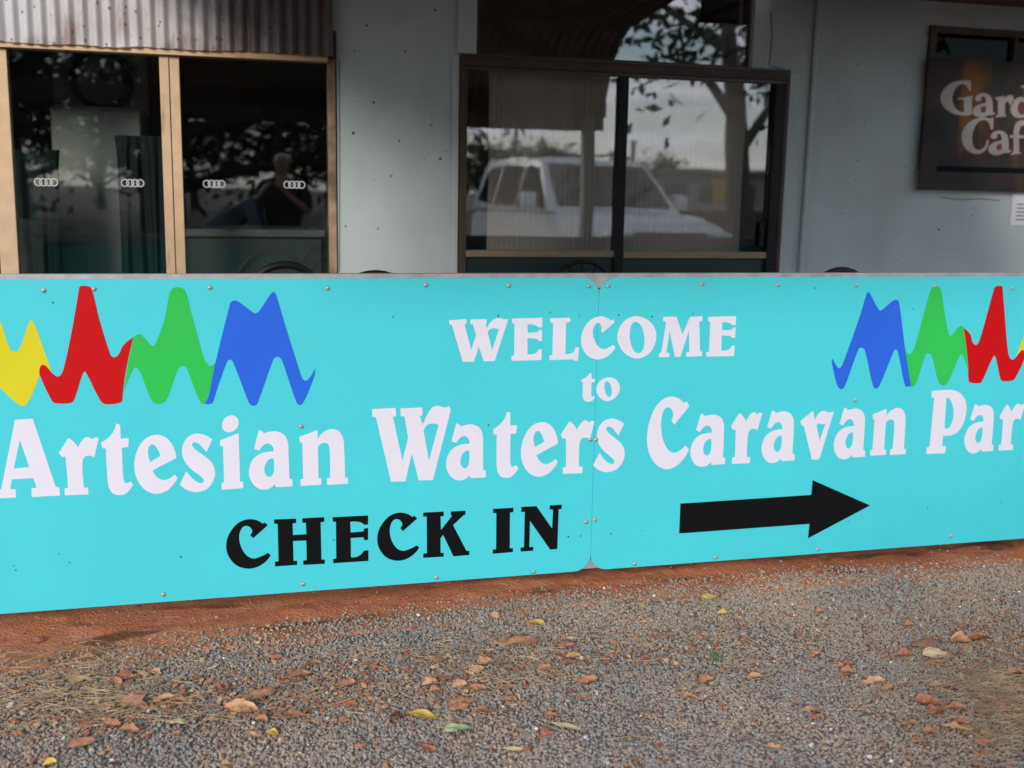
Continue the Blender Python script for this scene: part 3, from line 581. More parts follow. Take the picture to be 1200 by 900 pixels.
# screws: domed heads, sharing one mesh
bm = bmesh.new(); prof = [(0.0085, 0.0), (0.0082, 0.0016), (0.0066, 0.0036), (0.0035, 0.0049), (0.0008, 0.0053)]
rings = [[bm.verts.new((r * math.cos(2 * math.pi * k / 10), -h, r * math.sin(2 * math.pi * k / 10))) for k in range(10)] for r, h in prof]
for a, b in zip(rings, rings[1:]):
    for k in range(10): bm.faces.new((a[k], a[(k + 1) % 10], b[(k + 1) % 10], b[k]))
bm.faces.new(rings[-1])
bmesh.ops.recalc_face_normals(bm, faces=bm.faces)
scm = bpy.data.meshes.new('screw'); bm.to_mesh(scm); bm.free(); scm.materials.append(screw_m)
for p in scm.polygons: p.use_smooth = True
for px, py in [(51, 340.3), (110, 338.7), (246, 337), (384, 337.7), (499, 334.3), (596.3, 335), (690.3, 335.3), (713, 335.3), (823.3, 332.7), (912, 334), (1004, 334.3), (1095.7, 335.7), (1186.7, 337.7),
               (353, 499.6), (692, 515.3), (698.7, 515), (1002, 469), (687, 611.7), (697, 609.5), (511.4, 677), (625.5, 670.3), (743.7, 660.9), (839, 653.3), (958.6, 643.9), (1114.3, 628.4), (191.5, 696.7), (355, 684.6)]:
    p = onY(px, py, -0.001); o = bpy.data.objects.new('screw', scm); C.objects.link(o); o.parent = sign; o.location = (p.x, -0.0008, p.z); o.rotation_euler.y = rnd.random() * 6
bm = bmesh.new()
for k in range(8): pass
vs = [bm.verts.new((0.0032 * math.cos(2 * math.pi * k / 8), 0, 0.0032 * math.sin(2 * math.pi * k / 8))) for k in range(8)]; bm.faces.new(vs)
hm = bpy.data.meshes.new('nail_hole'); bm.to_mesh(hm); bm.free(); hm.materials.append(mat('hole_dark', (0.02, 0.035, 0.035), 0.9))
for px, py in [(62, 354.5), (460.5, 371.5), (645, 366), (679, 369.7), (725, 369), (764, 371), (812, 367.5), (572.5, 498), (795.5, 499), (391, 633), (680.6, 683 - 55), (666, 629), (716, 625.5), (752.5, 622), (994, 611), (1087, 596), (1163.6, 582), (1173, 589), (1145, 616), (1164, 338), (915.6, 367), (954.7, 337.6), (922, 347), (69, 649), (81.6, 659), (212, 652.5), (16, 663), (18.5, 668), (1070, 362), (584, 370)]:
    p = onY(px, py, -0.001); o = bpy.data.objects.new('nail_hole', hm); C.objects.link(o); o.parent = sign; o.location = (p.x, -0.0013, p.z); k = rnd.uniform(0.6, 1.15); o.scale = (k, k, k)

# ------------------------------------------------------------------ things on and in the building
# cafe board, its foot standing out from the wall
board_m = mat('cafe_board', (0.040, 0.027, 0.024), 0.7, scale=5, spec=0.2, col2=(0.018, 0.021, 0.020), lo=0.4, hi=0.6)
layer(board_m, (0.13, 0.055, 0.012), 3.0, 0.56, 0.68, 0.9, stretch=(1.5, 1, 0.5), loc=(0.5, 0, 0.6))
layer(board_m, (0.04, 0.05, 0.04), 9.0, 0.58, 0.72, 0.6)
letter_m = mat('cafe_letter', (0.27, 0.25, 0.235), 0.7, scale=10, var=0.15)
outl_m = mat('cafe_letter_outline', (0.10, 0.022, 0.016), 0.7)
YB = 1.55
p0 = onY(1090, 68, YB); p1 = onY(1075, 222, YB); p2 = onY(1200, 228, YB)
bx0 = (p0.x + p1.x) / 2; bz1 = p0.z + 0.004; bz0 = p1.z
cb_ = empty('cafe_board', (bx0, YB, bz0)); tag(cb_, 'dark painted board reading Garden Cafe on the right hand wall', 'sign')
boxo('board', (bx0, bx0 + 1.15, YB, YB + 0.012, bz0, bz1), board_m, cb_, 0.003)
boxo('bracket', (bx0 + 0.1, bx0 + 0.14, YB + 0.013, WALL_Y - 0.014, bz0 + 0.05, bz0 + 0.09), brown, cb_)
boxo('bracket', (bx0 + 1.0, bx0 + 1.04, YB + 0.013, WALL_Y - 0.014, bz0 + 0.05, bz0 + 0.09), brown, cb_)
q0 = onY(1098, 193, YB); q1 = onY(1200, 206, YB)
boxo('dark_stripe', (q0.x, bx0 + 1.10, YB - 0.0012, YB - 0.0001, q1.z + 0.012, q0.z - 0.006), mat('stripe_dark', (0.006, 0.009, 0.012), 0.9, spec=0.05), cb_)
def grow(loops, d):
    out = []
    for li, l in enumerate(loops):
        n = len(l); area = sum(l[i].x * l[(i + 1) % n].y - l[(i + 1) % n].x * l[i].y for i in range(n)); sg = 1 if area > 0 else -1
        if li: sg = -sg * 0.4
        o = []
        for i in range(n):
            t = (l[(i + 1) % n] - l[i - 1]); t = t.normalized() if t.length > 1e-9 else Vector((1, 0))
            o.append(l[i] + Vector((t.y, -t.x)) * d * sg)
        out.append(o)
    return out
def cz(l, r, t, b): return Z7(1090, 80, l, r, t, b, 8.1818)
CL = [('cafeG', None), ('cafea', None), ('cafer', None), ('cafed', None), ('cafeC', None), ('cafea', cz(556, 778, 598, 832)), ('cafef', None), ('e', cz(985, 1150, 280, 485)), ('n', cz(1160, 1380, 270, 475)), ('e', cz(915, 1110, 630, 835))]
for key, want in CL:
    lp = glyph_plane(key, YB)
    if want: lp = fit(lp, want, YB)
    flat_shape('letter_outline', grow(lp[:1], 0.0065), outl_m, cb_, YB, 0.0006)
    flat_shape('letter', lp, letter_m, cb_, YB, 0.0014)
# paper notice beside it
paper = mat('paper', (0.62, 0.60, 0.62), 0.8, scale=6, var=0.05)
n0 = onY(1187, 227, WALL_Y - 0.003); n1 = onY(1187, 264, WALL_Y - 0.003)
nt_ = empty('paper_notice', (n0.x, WALL_Y, n1.z)); tag(nt_, 'white paper notice pinned to the wall under the cafe board', 'notice')
boxo('sheet', (n0.x, n0.x + 0.21, WALL_Y - 0.003, WALL_Y - 0.001, n1.z, min(n0.z, bz0 - 0.006)), paper, nt_)
ink = mat('ink', (0.05, 0.05, 0.06), 0.8)
for k in range(5):
    boxo('printed_line', (n0.x + 0.035, n0.x + 0.17 - 0.03 * (k % 3), WALL_Y - 0.0036, WALL_Y - 0.0031, n1.z + 0.03 + 0.022 * k, n1.z + 0.036 + 0.022 * k), ink, nt_)

# curtains behind the sliding window
def curtain(name, x0, x1, z0, z1, y, folds, amp, material, label, seed):
    bm = bmesh.new(); n = 260; r = random.Random(seed); ph = [r.uniform(0, 6.28) for _ in range(4)]
    zs = [z1, z1 - 0.1, (z0 + z1) / 2, z0 + .1, z0]; V = []
    for j, z in enumerate(zs):
        row = []
        for i in range(n + 1):
            u = i / n; w = u * folds * 2 * math.pi
            off = amp * (math.sin(w + 0.8 * math.sin(2 * math.pi * u * 1.7 + ph[0])) + 0.45 * math.sin(1.9 * w + ph[1] + j * .15)) * (0.55 + 0.45 * j / 4)
            row.append(bm.verts.new((x0 + (x1 - x0) * u + 0.01 * math.sin(u * 9 + j), y + off, z)))
        V.append(row)
    for a, b in zip(V, V[1:]):
        for i in range(n): bm.faces.new((a[i], a[i + 1], b[i + 1], b[i]))
    bmesh.ops.solidify(bm, geom=bm.faces, thickness=0.001)
    return tag(obj(name, bm, material, None, smooth=True, angle=180), label, 'curtain')
cream = mat('cream_curtain', (0.80, 0.67, 0.56), 0.9, scale=5, var=0.08)
curtain('curtain', -0.02, 0.72, 1.0, 2.19, WALL_Y + 0.15, 27, 0.0022, cream, 'cream gathered curtain behind the left pane of the sliding window', 1)
curtain('curtain', 0.73, 1.44, 1.0, 2.19, WALL_Y + 0.15, 23, 0.0022, cream, 'cream gathered curtain behind the right pane of the sliding window', 2)
teal = mat('teal_curtain', (0.020, 0.036, 0.036), 0.9, scale=6, var=0.2)
curtain('curtain', -2.62, -2.12, 0.7, 1.72, WALL_Y + 0.40, 6, 0.018, teal, 'dark teal half curtain at the left of the left window', 3)
curtain('curtain', -1.86, -1.62, 0.7, 1.80, WALL_Y + 0.40, 4, 0.018, teal, 'dark teal curtain beside the pale cabinet', 4)
# pale cabinet, clock and counter inside the left window
cab_m = mat('cabinet_enamel', (0.24, 0.225, 0.20), 0.45, scale=3, var=0.1)
a = onY(56, 122, WALL_Y + 0.75); b = onY(166, 122, WALL_Y + 0.75)
cab = empty('cabinet', ((a.x + b.x) / 2, WALL_Y + 1.0, FLOOR)); tag(cab, 'tall pale cabinet standing inside behind the left window', 'cabinet')
boxo('body', (a.x, b.x, WALL_Y + 0.80, WALL_Y + 1.35, FLOOR, a.z), cab_m, cab, 0.015)
boxo('door', (a.x + 0.01, b.x - 0.01, WALL_Y + 0.765, WALL_Y + 0.797, FLOOR + 0.08, a.z - 0.02), cab_m, cab, 0.01)
boxo('handle', (b.x - 0.06, b.x - 0.04, WALL_Y + 0.73, WALL_Y + 0.763, 1.1, 1.4), steel, cab, 0.004)
chip = mat('timber_panel', (0.36, 0.32, 0.27), 0.8, scale=4, var=0.2)
a2 = onY(60, 60, WALL_Y + 1.45); b2 = onY(172, 60, WALL_Y + 1.45)
tag(boxo('wall_panel', (a2.x, b2.x, WALL_Y + 1.45, WALL_Y + 1.49, FLOOR, 2.998), chip, None), 'dim timber panel behind the pale cabinet inside', 'panel')
c0 = onY(119, 93, WALL_Y + 1.40); rclk = 0.16
clk = empty('wall_clock', (c0.x, WALL_Y + 1.44, c0.z)); tag(clk, 'round dark clock hanging above the pale cabinet inside', 'clock')
bm = bmesh.new(); add_tube(bm, [(c0.x + rclk * math.cos(t * math.pi / 16), WALL_Y + 1.41, c0.z + rclk * math.sin(t * math.pi / 16)) for t in range(32)], 0.022, 8, closed=True)
obj('rim', bm, blackf, clk, smooth=True)
bm = bmesh.new(); add_tube(bm, [(c0.x, WALL_Y + 1.43, c0.z), (c0.x, WALL_Y + 1.44, c0.z)], rclk, 32)
obj('dial', bm, mat('clock_dial', (0.22, 0.21, 0.19), 0.7), clk)
boxo('hand', (c0.x - 0.005, c0.x + 0.005, WALL_Y + 1.424, WALL_Y + 1.428, c0.z, c0.z + 0.11), blackf, clk)
boxo('hand', (c0.x, c0.x + 0.08, WALL_Y + 1.419, WALL_Y + 1.423, c0.z - 0.005, c0.z + 0.005), blackf, clk)
a = onY(215, 268, WALL_Y + 0.55); b = onY(376, 268, WALL_Y + 0.55)
ctr = empty('counter', ((a.x + b.x) / 2, WALL_Y + 0.8, FLOOR)); tag(ctr, 'low dark counter inside the right half of the left window', 'counter')
boxo('counter_top', (a.x - 0.02, b.x + 0.02, WALL_Y + 0.53, WALL_Y + 1.1, a.z - 0.04, a.z), mat('counter_top', (0.10, 0.10, 0.095), 0.4), ctr, 0.004)
boxo('counter_front', (a.x, b.x, WALL_Y + 0.56, WALL_Y + 1.08, FLOOR, a.z - 0.042), mat('counter_front', (0.035, 0.038, 0.038), 0.6), ctr)

# ------------------------------------------------------------------ cafe chairs
black_c = mat('black_chair', (0.006, 0.006, 0.007), 0.5, scale=10, spec=0.25)
cane = mat('grey_chair_seat', (0.10, 0.10, 0.10), 0.6)
def make_chair(thin):
    t = empty('cafe_chair')
    r = 0.011 if thin else 0.018
    bm = bmesh.new()
    pts = [(-0.17, -0.18, 0.44)] + [(0.19 * math.cos(a), -0.20 - 0.035 * math.sin(max(0, a)), 0.675 + 0.205 * math.sin(a)) for a in [math.pi + 0.35 - (math.pi + 0.7) * k / 24 for k in range(25)]] + [(0.17, -0.18, 0.44)]
    add_tube(bm, pts, r, 10); obj('back_hoop', bm, black_c, t, smooth=True)
    if thin:
        for x in (-0.065, 0.0, 0.065):
            bm = bmesh.new(); add_tube(bm, [(x, -0.18, 0.45), (x, -0.232, 0.875 - 3 * x * x)], 0.005, 6); obj('spindle', bm, black_c, t, smooth=True)
    else:
        bm = bmesh.new(); add_tube(bm, [(0.115 * math.cos(a), -0.205 - 0.03 * math.sin(max(0, a)), 0.65 + 0.15 * math.sin(a)) for a in [math.pi + 0.9 - (math.pi + 1.8) * k / 20 for k in range(21)]], 0.011, 8)
        obj('inner_hoop', bm, black_c, t, smooth=True)
    bm = bmesh.new(); add_tube(bm, [(0, 0, 0.43), (0, 0, 0.437), (0, 0, 0.455), (0, 0, 0.462)], [0.195, 0.205, 0.205, 0.19], 28); obj('seat', bm, black_c, t, smooth=True)
    for sx in (-1, 1):
        for sy in (-1, 1):
            bm = bmesh.new(); add_tube(bm, [(sx * 0.15, sy * 0.15, 0.435), (sx * 0.165, sy * 0.165, 0.25), (sx * 0.195, sy * 0.205, 0.0)], [0.016, 0.015, 0.012], 8); obj('leg', bm, black_c, t, smooth=True)
    bm = bmesh.new(); add_tube(bm, [(0.155 * math.cos(2 * math.pi * k / 24), 0.155 * math.sin(2 * math.pi * k / 24), 0.24) for k in range(24)], 0.008, 6, closed=True); obj('stretcher_ring', bm, black_c, t, smooth=True)
    return t
def seat_at(t, px, py, top, rz):
    # top of the hoop on the sight line of the photographed one
    r = ray(px, py); k = (FLOOR + top - CAM.z) / r.z; p = CAM + r * k
    off = Matrix.Rotation(rz, 3, 'Z') @ Vector((0, -0.235, 0))
    t.location = (p.x - off.x, p.y - off.y, FLOOR); t.rotation_euler.z = rz
    print('chair', t.location)
ch = make_chair(False); seat_at(ch, 334, 305.5, 0.898, R_(8)); tag(ch, 'black bentwood chair in front of the left window', 'chair', 'cafe chairs behind the sign')
c2 = copy_tree(ch); seat_at(c2, 441, 316.2, 0.898, R_(-14)); tag(c2, 'black bentwood chair against the pale wall between the windows', 'chair', 'cafe chairs behind the sign')
c3 = copy_tree(ch); seat_at(c3, 987, 312.5, 0.898, R_(5)); tag(c3, 'black bentwood chair beside the thin conduit on the right', 'chair', 'cafe chairs behind the sign')
c4 = make_chair(True); seat_at(c4, 683, 303.5, 0.891, R_(3)); tag(c4, 'thin wire backed black chair in front of the sliding window', 'chair', 'cafe chairs behind the sign')

# ------------------------------------------------------------------ gravel, crumbs of soil, dry grass: stuff nobody could count
def stone_variants(n, seed, flat):
    r = random.Random(seed); out = []
    col = bpy.data.collections.new('stone_shapes_%d' % seed)
    for k in range(n):
        bm = bmesh.new(); sx, sy, sz = 0.5 * r.uniform(0.8, 1.15), 0.5 * r.uniform(0.55, 0.9), 0.5 * r.uniform(flat, flat + 0.3)
        for i in range(13):
            v = Vector((r.gauss(0, 1), r.gauss(0, 1), r.gauss(0, 1))).normalized() * r.uniform(0.82, 1.0)
            bm.verts.new((v.x * sx, v.y * sy, v.z * sz))
        res = bmesh.ops.convex_hull(bm, input=bm.verts)
        bmesh.ops.delete(bm, geom=[v for v in bm.verts if not v.link_faces], context='VERTS')
        me = bpy.data.meshes.new('stone'); bm.to_mesh(me); bm.free()
        o = bpy.data.objects.new('stone', me); col.objects.link(o); out.append(o)
    return col, out
def scatter(name, pts, rots, scl, col, label):
    me = bpy.data.meshes.new(name); n = len(pts)
    me.vertices.add(n); me.vertices.foreach_set('co', np.asarray(pts, dtype=np.float32).ravel())
    for nm, dat, ty in (('rot', rots, 'FLOAT_VECTOR'),):
        at = me.attributes.new(nm, ty, 'POINT'); at.data.foreach_set('vector', np.asarray(dat, dtype=np.float32).ravel())
    at = me.attributes.new('scl', 'FLOAT', 'POINT'); at.data.foreach_set('value', np.asarray(scl, dtype=np.float32))
    at = me.attributes.new('kindx', 'INT', 'POINT'); at.data.foreach_set('value', np.random.RandomState(5).randint(0, len(col.objects), n).astype(np.int32))
    o = bpy.data.objects.new(name, me); C.objects.link(o)
    ng = bpy.data.node_groups.new(name, 'GeometryNodeTree')
    ng.interface.new_socket('Geometry', in_out='INPUT', socket_type='NodeSocketGeometry'); ng.interface.new_socket('Geometry', in_out='OUTPUT', socket_type='NodeSocketGeometry')
    gi = ng.nodes.new('NodeGroupInput'); go = ng.nodes.new('NodeGroupOutput'); ip = ng.nodes.new('GeometryNodeInstanceOnPoints'); ci = ng.nodes.new('GeometryNodeCollectionInfo')
    ci.inputs[0].default_value = col; ci.inputs[1].default_value = True; ci.inputs[2].default_value = True
    ip.inputs['Pick Instance'].default_value = True
    def na(nm, ty):
        q = ng.nodes.new('GeometryNodeInputNamedAttribute'); q.data_type = ty; q.inputs[0].default_value = nm
        return [s for s in q.outputs if s.name == 'Attribute' and s.enabled][0]
    L = ng.links.new
    L(gi.outputs[0], ip.inputs['Points']); L(ci.outputs[0], ip.inputs['Instance']); L(na('kindx', 'INT'), ip.inputs['Instance Index'])
    L(na('rot', 'FLOAT_VECTOR'), ip.inputs['Rotation']); L(na('scl', 'FLOAT'), ip.inputs['Scale']); L(ip.outputs[0], go.inputs[0])
    md = o.modifiers.new('scatter', 'NODES'); md.node_group = ng
    return tag(o, label, 'gravel', kind='stuff')
def random_mat(name, stops, rough=0.9):
    M = bpy.data.materials.new(name); M.use_nodes = True; t = M.node_tree; b = t.nodes['Principled BSDF']; b.inputs['Roughness'].default_value = rough; b.inputs['Specular IOR Level'].default_value = 0.3
    oi = nd(t, 'ShaderNodeObjectInfo'); rp = nd(t, 'ShaderNodeValToRGB'); rp.color_ramp.interpolation = 'CONSTANT'
    el = rp.color_ramp.elements
    while len(el) > 1: el.remove(el[-1])
    for i, (pos, c) in enumerate(stops):
        e = el[0] if i == 0 else el.new(pos)
        e.position = pos; e.color = (*c, 1)
    t.links.new(oi.outputs['Random'], rp.inputs[0])
    tcn = nd(t, 'ShaderNodeTexCoord'); ns = nd(t, 'ShaderNodeTexNoise'); ns.inputs['Scale'].default_value = 3; t.links.new(tcn.outputs['Object'], ns.inputs['Vector'])
    mr = nd(t, 'ShaderNodeMapRange'); t.links.new(ns.outputs['Fac'], mr.inputs[0]); mr.inputs[3].default_value = 0.7; mr.inputs[4].default_value = 1.3
    mu = nd(t, 'ShaderNodeMix', data_type='RGBA', blend_type='MULTIPLY'); mu.inputs[0].default_value = 1
    t.links.new(rp.outputs[0], mu.inputs[6]); t.links.new(mr.outputs[0], mu.inputs[7]); t.links.new(mu.outputs[2], b.inputs['Base Color'])
    return M
stone_m = random_mat('gravel_stone', [(0.0, (0.235, 0.222, 0.212)), (0.18, (0.275, 0.258, 0.245)), (0.34, (0.205, 0.195, 0.19)), (0.48, (0.30, 0.282, 0.265)), (0.56, (0.27, 0.232, 0.20)), (0.67, (0.31, 0.245, 0.19)), (0.76, (0.25, 0.238, 0.235)),
                                      (0.87, (0.33, 0.215, 0.145)), (0.945, (0.33, 0.165, 0.11)), (0.965, (0.40, 0.31, 0.22)), (0.984, (0.26, 0.12, 0.085)), (0.996, (0.56, 0.52, 0.48))])
t_ = stone_m.node_tree; b_ = t_.nodes['Principled BSDF']; ge = nd(t_, 'ShaderNodeNewGeometry'); nz_ = nd(t_, 'ShaderNodeTexNoise'); nz_.inputs['Scale'].default_value = 1.9; nz_.inputs['Detail'].default_value = 4
t_.links.new(ge.outputs['Position'], nz_.inputs['Vector']); mr_ = nd(t_, 'ShaderNodeMapRange'); t_.links.new(nz_.outputs['Fac'], mr_.inputs[0]); mr_.inputs[1].default_value = 0.38; mr_.inputs[2].default_value = 0.66
tm_ = nd(t_, 'ShaderNodeMix', data_type='RGBA'); t_.links.new(mr_.outputs[0], tm_.inputs[0]); tm_.inputs[6].default_value = (0.97, 0.96, 0.95, 1); tm_.inputs[7].default_value = (1.26, 1.09, 0.93, 1)   # washed blue stone here, dustier stone there
mm_ = nd(t_, 'ShaderNodeMix', data_type='RGBA', blend_type='MULTIPLY'); mm_.inputs[0].default_value = 1; t_.links.new(b_.inputs['Base Color'].links[0].from_socket, mm_.inputs[6]); t_.links.new(tm_.outputs[2], mm_.inputs[7]); t_.links.new(mm_.outputs[2], b_.inputs['Base Color'])
scol, so_ = stone_variants(10, 11, 0.4)
for o in so_: o.data.materials.append(stone_m)
RS = np.random.RandomState(2)
pts, scl = [], []
def scat(n, x0, x1, y0, y1, lo, hi, zl, zh):
    X = RS.uniform(x0, x1, n); Y = RS.uniform(y0, y1, n); U = RS.uniform(0, 1, n); SC = lo + (hi - lo) * RS.beta(1.6, 3.2, n); ZZ = RS.uniform(zl, zh, n)
    for x, y, u, s, z in zip(X, Y, U, SC, ZZ):
        e = soil_edge(x)
        pr = 1 - sstep(e - 0.22 + 0.12 * noise.noise((x * 4, y * 6, 2.2)), e + 0.07, y) ** 0.8
        pr = max(pr, 0.005 if y < 0.5 else 0)
        pr *= 0.85 + 0.35 * noise.noise((x * 1.7, y * 2.6, 9.1)) if lo < 0.012 else 1
        if u > pr: continue
        pts.append((x, y, max(ground_z(x, y), soil_z(x, y)) + z)); scl.append(s)
scat(190000, -2.7, 2.9, -1.85, 0.3, 0.0095, 0.023, 0.0, 0.007)
scat(80000, -2.7, 2.9, -1.85, 0.3, 0.005, 0.013, 0.002, 0.010)
scat(42000, -4.8, 5.2, -3.4, -1.85, 0.012, 0.026, 0.0, 0.007)
scat(9000, -4.8, -2.7, -1.85, 0.1, 0.010, 0.023, 0.0, 0.007)
scat(9000, 2.9, 5.2, -1.85, 0.1, 0.010, 0.023, 0.0, 0.007)
n = len(pts); print('stones', n)
scatter('gravel', pts, RS.uniform(-0.6, 0.6, (n, 3)) * np.array([1, 1, 0]) + RS.uniform(0, 6.28, (n, 1)) * np.array([0, 0, 1]), scl, scol, 'loose grey and brown crushed gravel in front of the sign')
clod_m = random_mat('soil_crumb', [(0, (0.30, 0.10, 0.045)), (0.35, (0.22, 0.07, 0.032)), (0.6, (0.38, 0.15, 0.075)), (0.85, (0.10, 0.045, 0.03)), (0.93, (0.33, 0.24, 0.17))])
ccol, co_ = stone_variants(6, 12, 0.5)
for o in co_: o.data.materials.append(clod_m)
pts, scl = [], []
for _ in range(9000):
    x, y = rnd.uniform(-3.5, 3.5), rnd.uniform(-0.5, 0.5)
    e = soil_edge(x)
    if y < e - 0.14: continue
    if noise.noise((x * 2.1, y * 4, 3)) + rnd.uniform(-0.6, 0.6) < -0.05: continue
    pts.append((x, y, soil_z(x, y) + 0.001)); scl.append(0.003 + 0.011 * rnd.random() ** 3.5)
n = len(pts)
scatter('soil_crumbs', pts, RS.uniform(0, 6.28, (n, 3)), scl, ccol, 'crumbs of red earth on the bare soil strip')

fl_m = random_mat('leaf_crumb', [(0, (0.33, 0.15, 0.075)), (0.3, (0.22, 0.09, 0.045)), (0.5, (0.42, 0.24, 0.12)), (0.7, (0.28, 0.08, 0.045)), (0.85, (0.38, 0.28, 0.15))])
fcol, fo_ = stone_variants(6, 14, 0.06)
for o in fo_: o.data.materials.append(fl_m)
pts, scl = [], []
CL_ = [(-1.75, -0.62, .35, .13), (0.0, -0.5, .35, .16), (1.25, -0.75, .35, .2), (-1.0, -0.65, .3, .12), (1.6, -0.95, .3, .2)]
for _ in range(6500):
    if rnd.random() < .7:
        c_ = CL_[rnd.randrange(5)]; x, y = rnd.gauss(c_[0], c_[2]), rnd.gauss(c_[1], c_[3])
    else: x, y = rnd.uniform(-3, 3), rnd.uniform(-1.8, 0.0)
    if y > soil_edge(x): continue
    pts.append((x, y, max(0, soil_z(x, y)) + rnd.uniform(.009, .014))); scl.append(.006 + .026 * rnd.random() ** 2.8)
n = len(pts)
scatter('leaf_litter', pts, RS.uniform(-.45, .45, (n, 3)) * np.array([1, 1, 0]) + RS.uniform(0, 6.28, (n, 1)) * np.array([0, 0, 1]), scl, fcol, 'small crumbled bits of dead leaf among the gravel')
# larger stray stones one can pick out
stray = [(682.5, 771.5, 9, 'w'), (628, 854, 6, 'w'), (686, 864, 6, 'w'), (417, 773.5, 5, 'w'), (552, 785, 4, 'w'), (953, 848, 6, 'w'), (979.5, 861, 6, 'w'), (951, 872.5, 7, 'w'), (1019, 886.5, 7, 'w'), (1043.5, 891.5, 7, 'w'), (1064, 895, 9, 't'), (1164.5, 703, 6, 'w'), (1013, 722.5, 5, 'w'), (1079, 732.5, 5, 'w'),
         (592, 857, 8, 't'), (513, 829, 11, 't'), (549.6, 839, 7, 't'), (435, 854, 8, 't'), (454, 848, 11, 't'), (1123, 726, 10, 't'), (580.5, 722.5, 15, 't'), (599, 892, 8, 't'), (259, 820, 12, 't'), (12, 826, 8, 'w'), (119, 882.5, 7, 't'), (45, 752, 14, 'r'), (318, 740, 6, 'w'), (988, 717, 6, 't'), (174, 833, 6, 'w'), (385, 842, 6, 'w'), (384, 812, 5, 'w'), (794, 811, 7, 'r'), (37.5, 868, 7, 'r'), (773, 874, 7, 'r')]
wst = mat('white_stone', (0.62, 0.58, 0.54), 0.85, scale=60, var=0.2); tst = mat('tan_stone', (0.40, 0.25, 0.16), 0.85, scale=60, var=0.25); rst = mat('red_stone', (0.32, 0.095, 0.065), 0.9, scale=60, var=0.3)
stodo = []
for i, (px, py, w, k) in enumerate(stray):
    p = onZ(px, py, 0.010); s = w * 0.0031 * 1.15
    o = bpy.data.objects.new('stone', so_[i % 10].data.copy()); o.data.materials.clear(); o.data.materials.append({'w': wst, 't': tst, 'r': rst}[k]); C.objects.link(o)
    o.location = (p.x, p.y, max(0, soil_z(p.x, p.y)) + 0.010); o.scale = (s, s, s * 0.9); o.rotation_euler = (rnd.uniform(-.3, .3), rnd.uniform(-.3, .3), rnd.uniform(0, 6.28))
    o['category'] = 'stone'; stodo.append((o, px, py, {'w': 'small white stone', 't': 'pale tan pebble', 'r': 'dull red stone'}[k], None, 'stray stones in the gravel'))

# ------------------------------------------------------------------ fallen leaves
def leaf_mesh(L, Wd, curl, bend, ragged, seed):
    r = random.Random(seed); bm = bmesh.new(); nu, nv = 10, 6; V = []
    for i in range(nu + 1):
        u = i / nu; w = Wd * (math.sin(math.pi * u ** 0.85) ** 0.75) if 0 < i < nu else 0.0
        row = []
        for j in range(nv + 1):
            v = j / nv * 2 - 1
            jag = 1 + ragged * (r.random() - 0.6) * (1 if abs(v) == 1 else 0)
            x = (u - 0.5) * L + ragged * 0.08 * L * (r.random() - .5) * (1 if abs(v) > .9 else 0); y = v * w * 0.5 * jag
            z = curl * Wd * (v * v) * math.sin(math.pi * u) + bend * L * (u - 0.5) ** 2 + 0.05 * Wd * noise.noise((u * 3.1, v * 1.7, seed)) * 3
            row.append(bm.verts.new((x, y, z)))
        V.append(row)
    for a, b in zip(V, V[1:]):
        for j in range(nv): bm.faces.new((a[j], a[j + 1], b[j + 1], b[j]))
    # stalk
    tip = V[0][nv // 2].co
    add_tube(bm, [tip, tip + Vector((-0.12 * L, 0.01 * L, 0.02 * L)), tip + Vector((-0.24 * L, 0.03 * L, 0.0))], L * 0.012, 4)
    bmesh.ops.remove_doubles(bm, verts=bm.verts, dist=1e-6)
    zmin = min(v.co.z for v in bm.verts)
    for v in bm.verts: v.co.z -= zmin
    me = bpy.data.meshes.new('leaf'); bm.to_mesh(me); bm.free()
    for p in me.polygons: p.use_smooth = True
    return me
def leafm(key, c, c2):
    M = mat('leaf_' + key, c, 0.7, scale=38, col2=c2, bump=0.3, bscale=90)
    return M
LM = {'tan': leafm('tan', (0.56, 0.32, 0.17), (0.40, 0.20, 0.10)), 'orange': leafm('orange', (0.43, 0.205, 0.105), (0.27, 0.11, 0.055)), 'brown': leafm('brown', (0.38, 0.18, 0.09), (0.22, 0.095, 0.05)),
      'rust': leafm('rust', (0.36, 0.14, 0.075), (0.22, 0.075, 0.04)), 'pale': leafm('pale', (0.58, 0.44, 0.28), (0.46, 0.31, 0.17)), 'yellow': leafm('yellow', (0.58, 0.40, 0.07), (0.40, 0.25, 0.04)),
      'green': leafm('green', (0.42, 0.45, 0.24), (0.34, 0.40, 0.19)), 'dark': leafm('dark', (0.15, 0.04, 0.03), (0.09, 0.03, 0.02)), 'red': leafm('red', (0.44, 0.19, 0.11), (0.30, 0.11, 0.06))}
GEN = {'tan': 'tan dead leaf', 'orange': 'orange brown dead leaf', 'brown': 'dark brown crumpled dead leaf', 'rust': 'rust red crumpled dead leaf', 'pale': 'pale beige dry leaf', 'yellow': 'small yellow leaf', 'dark': 'tiny dark red dead leaf', 'red': 'bright red orange dead leaf', 'green': 'pale green leaf'}
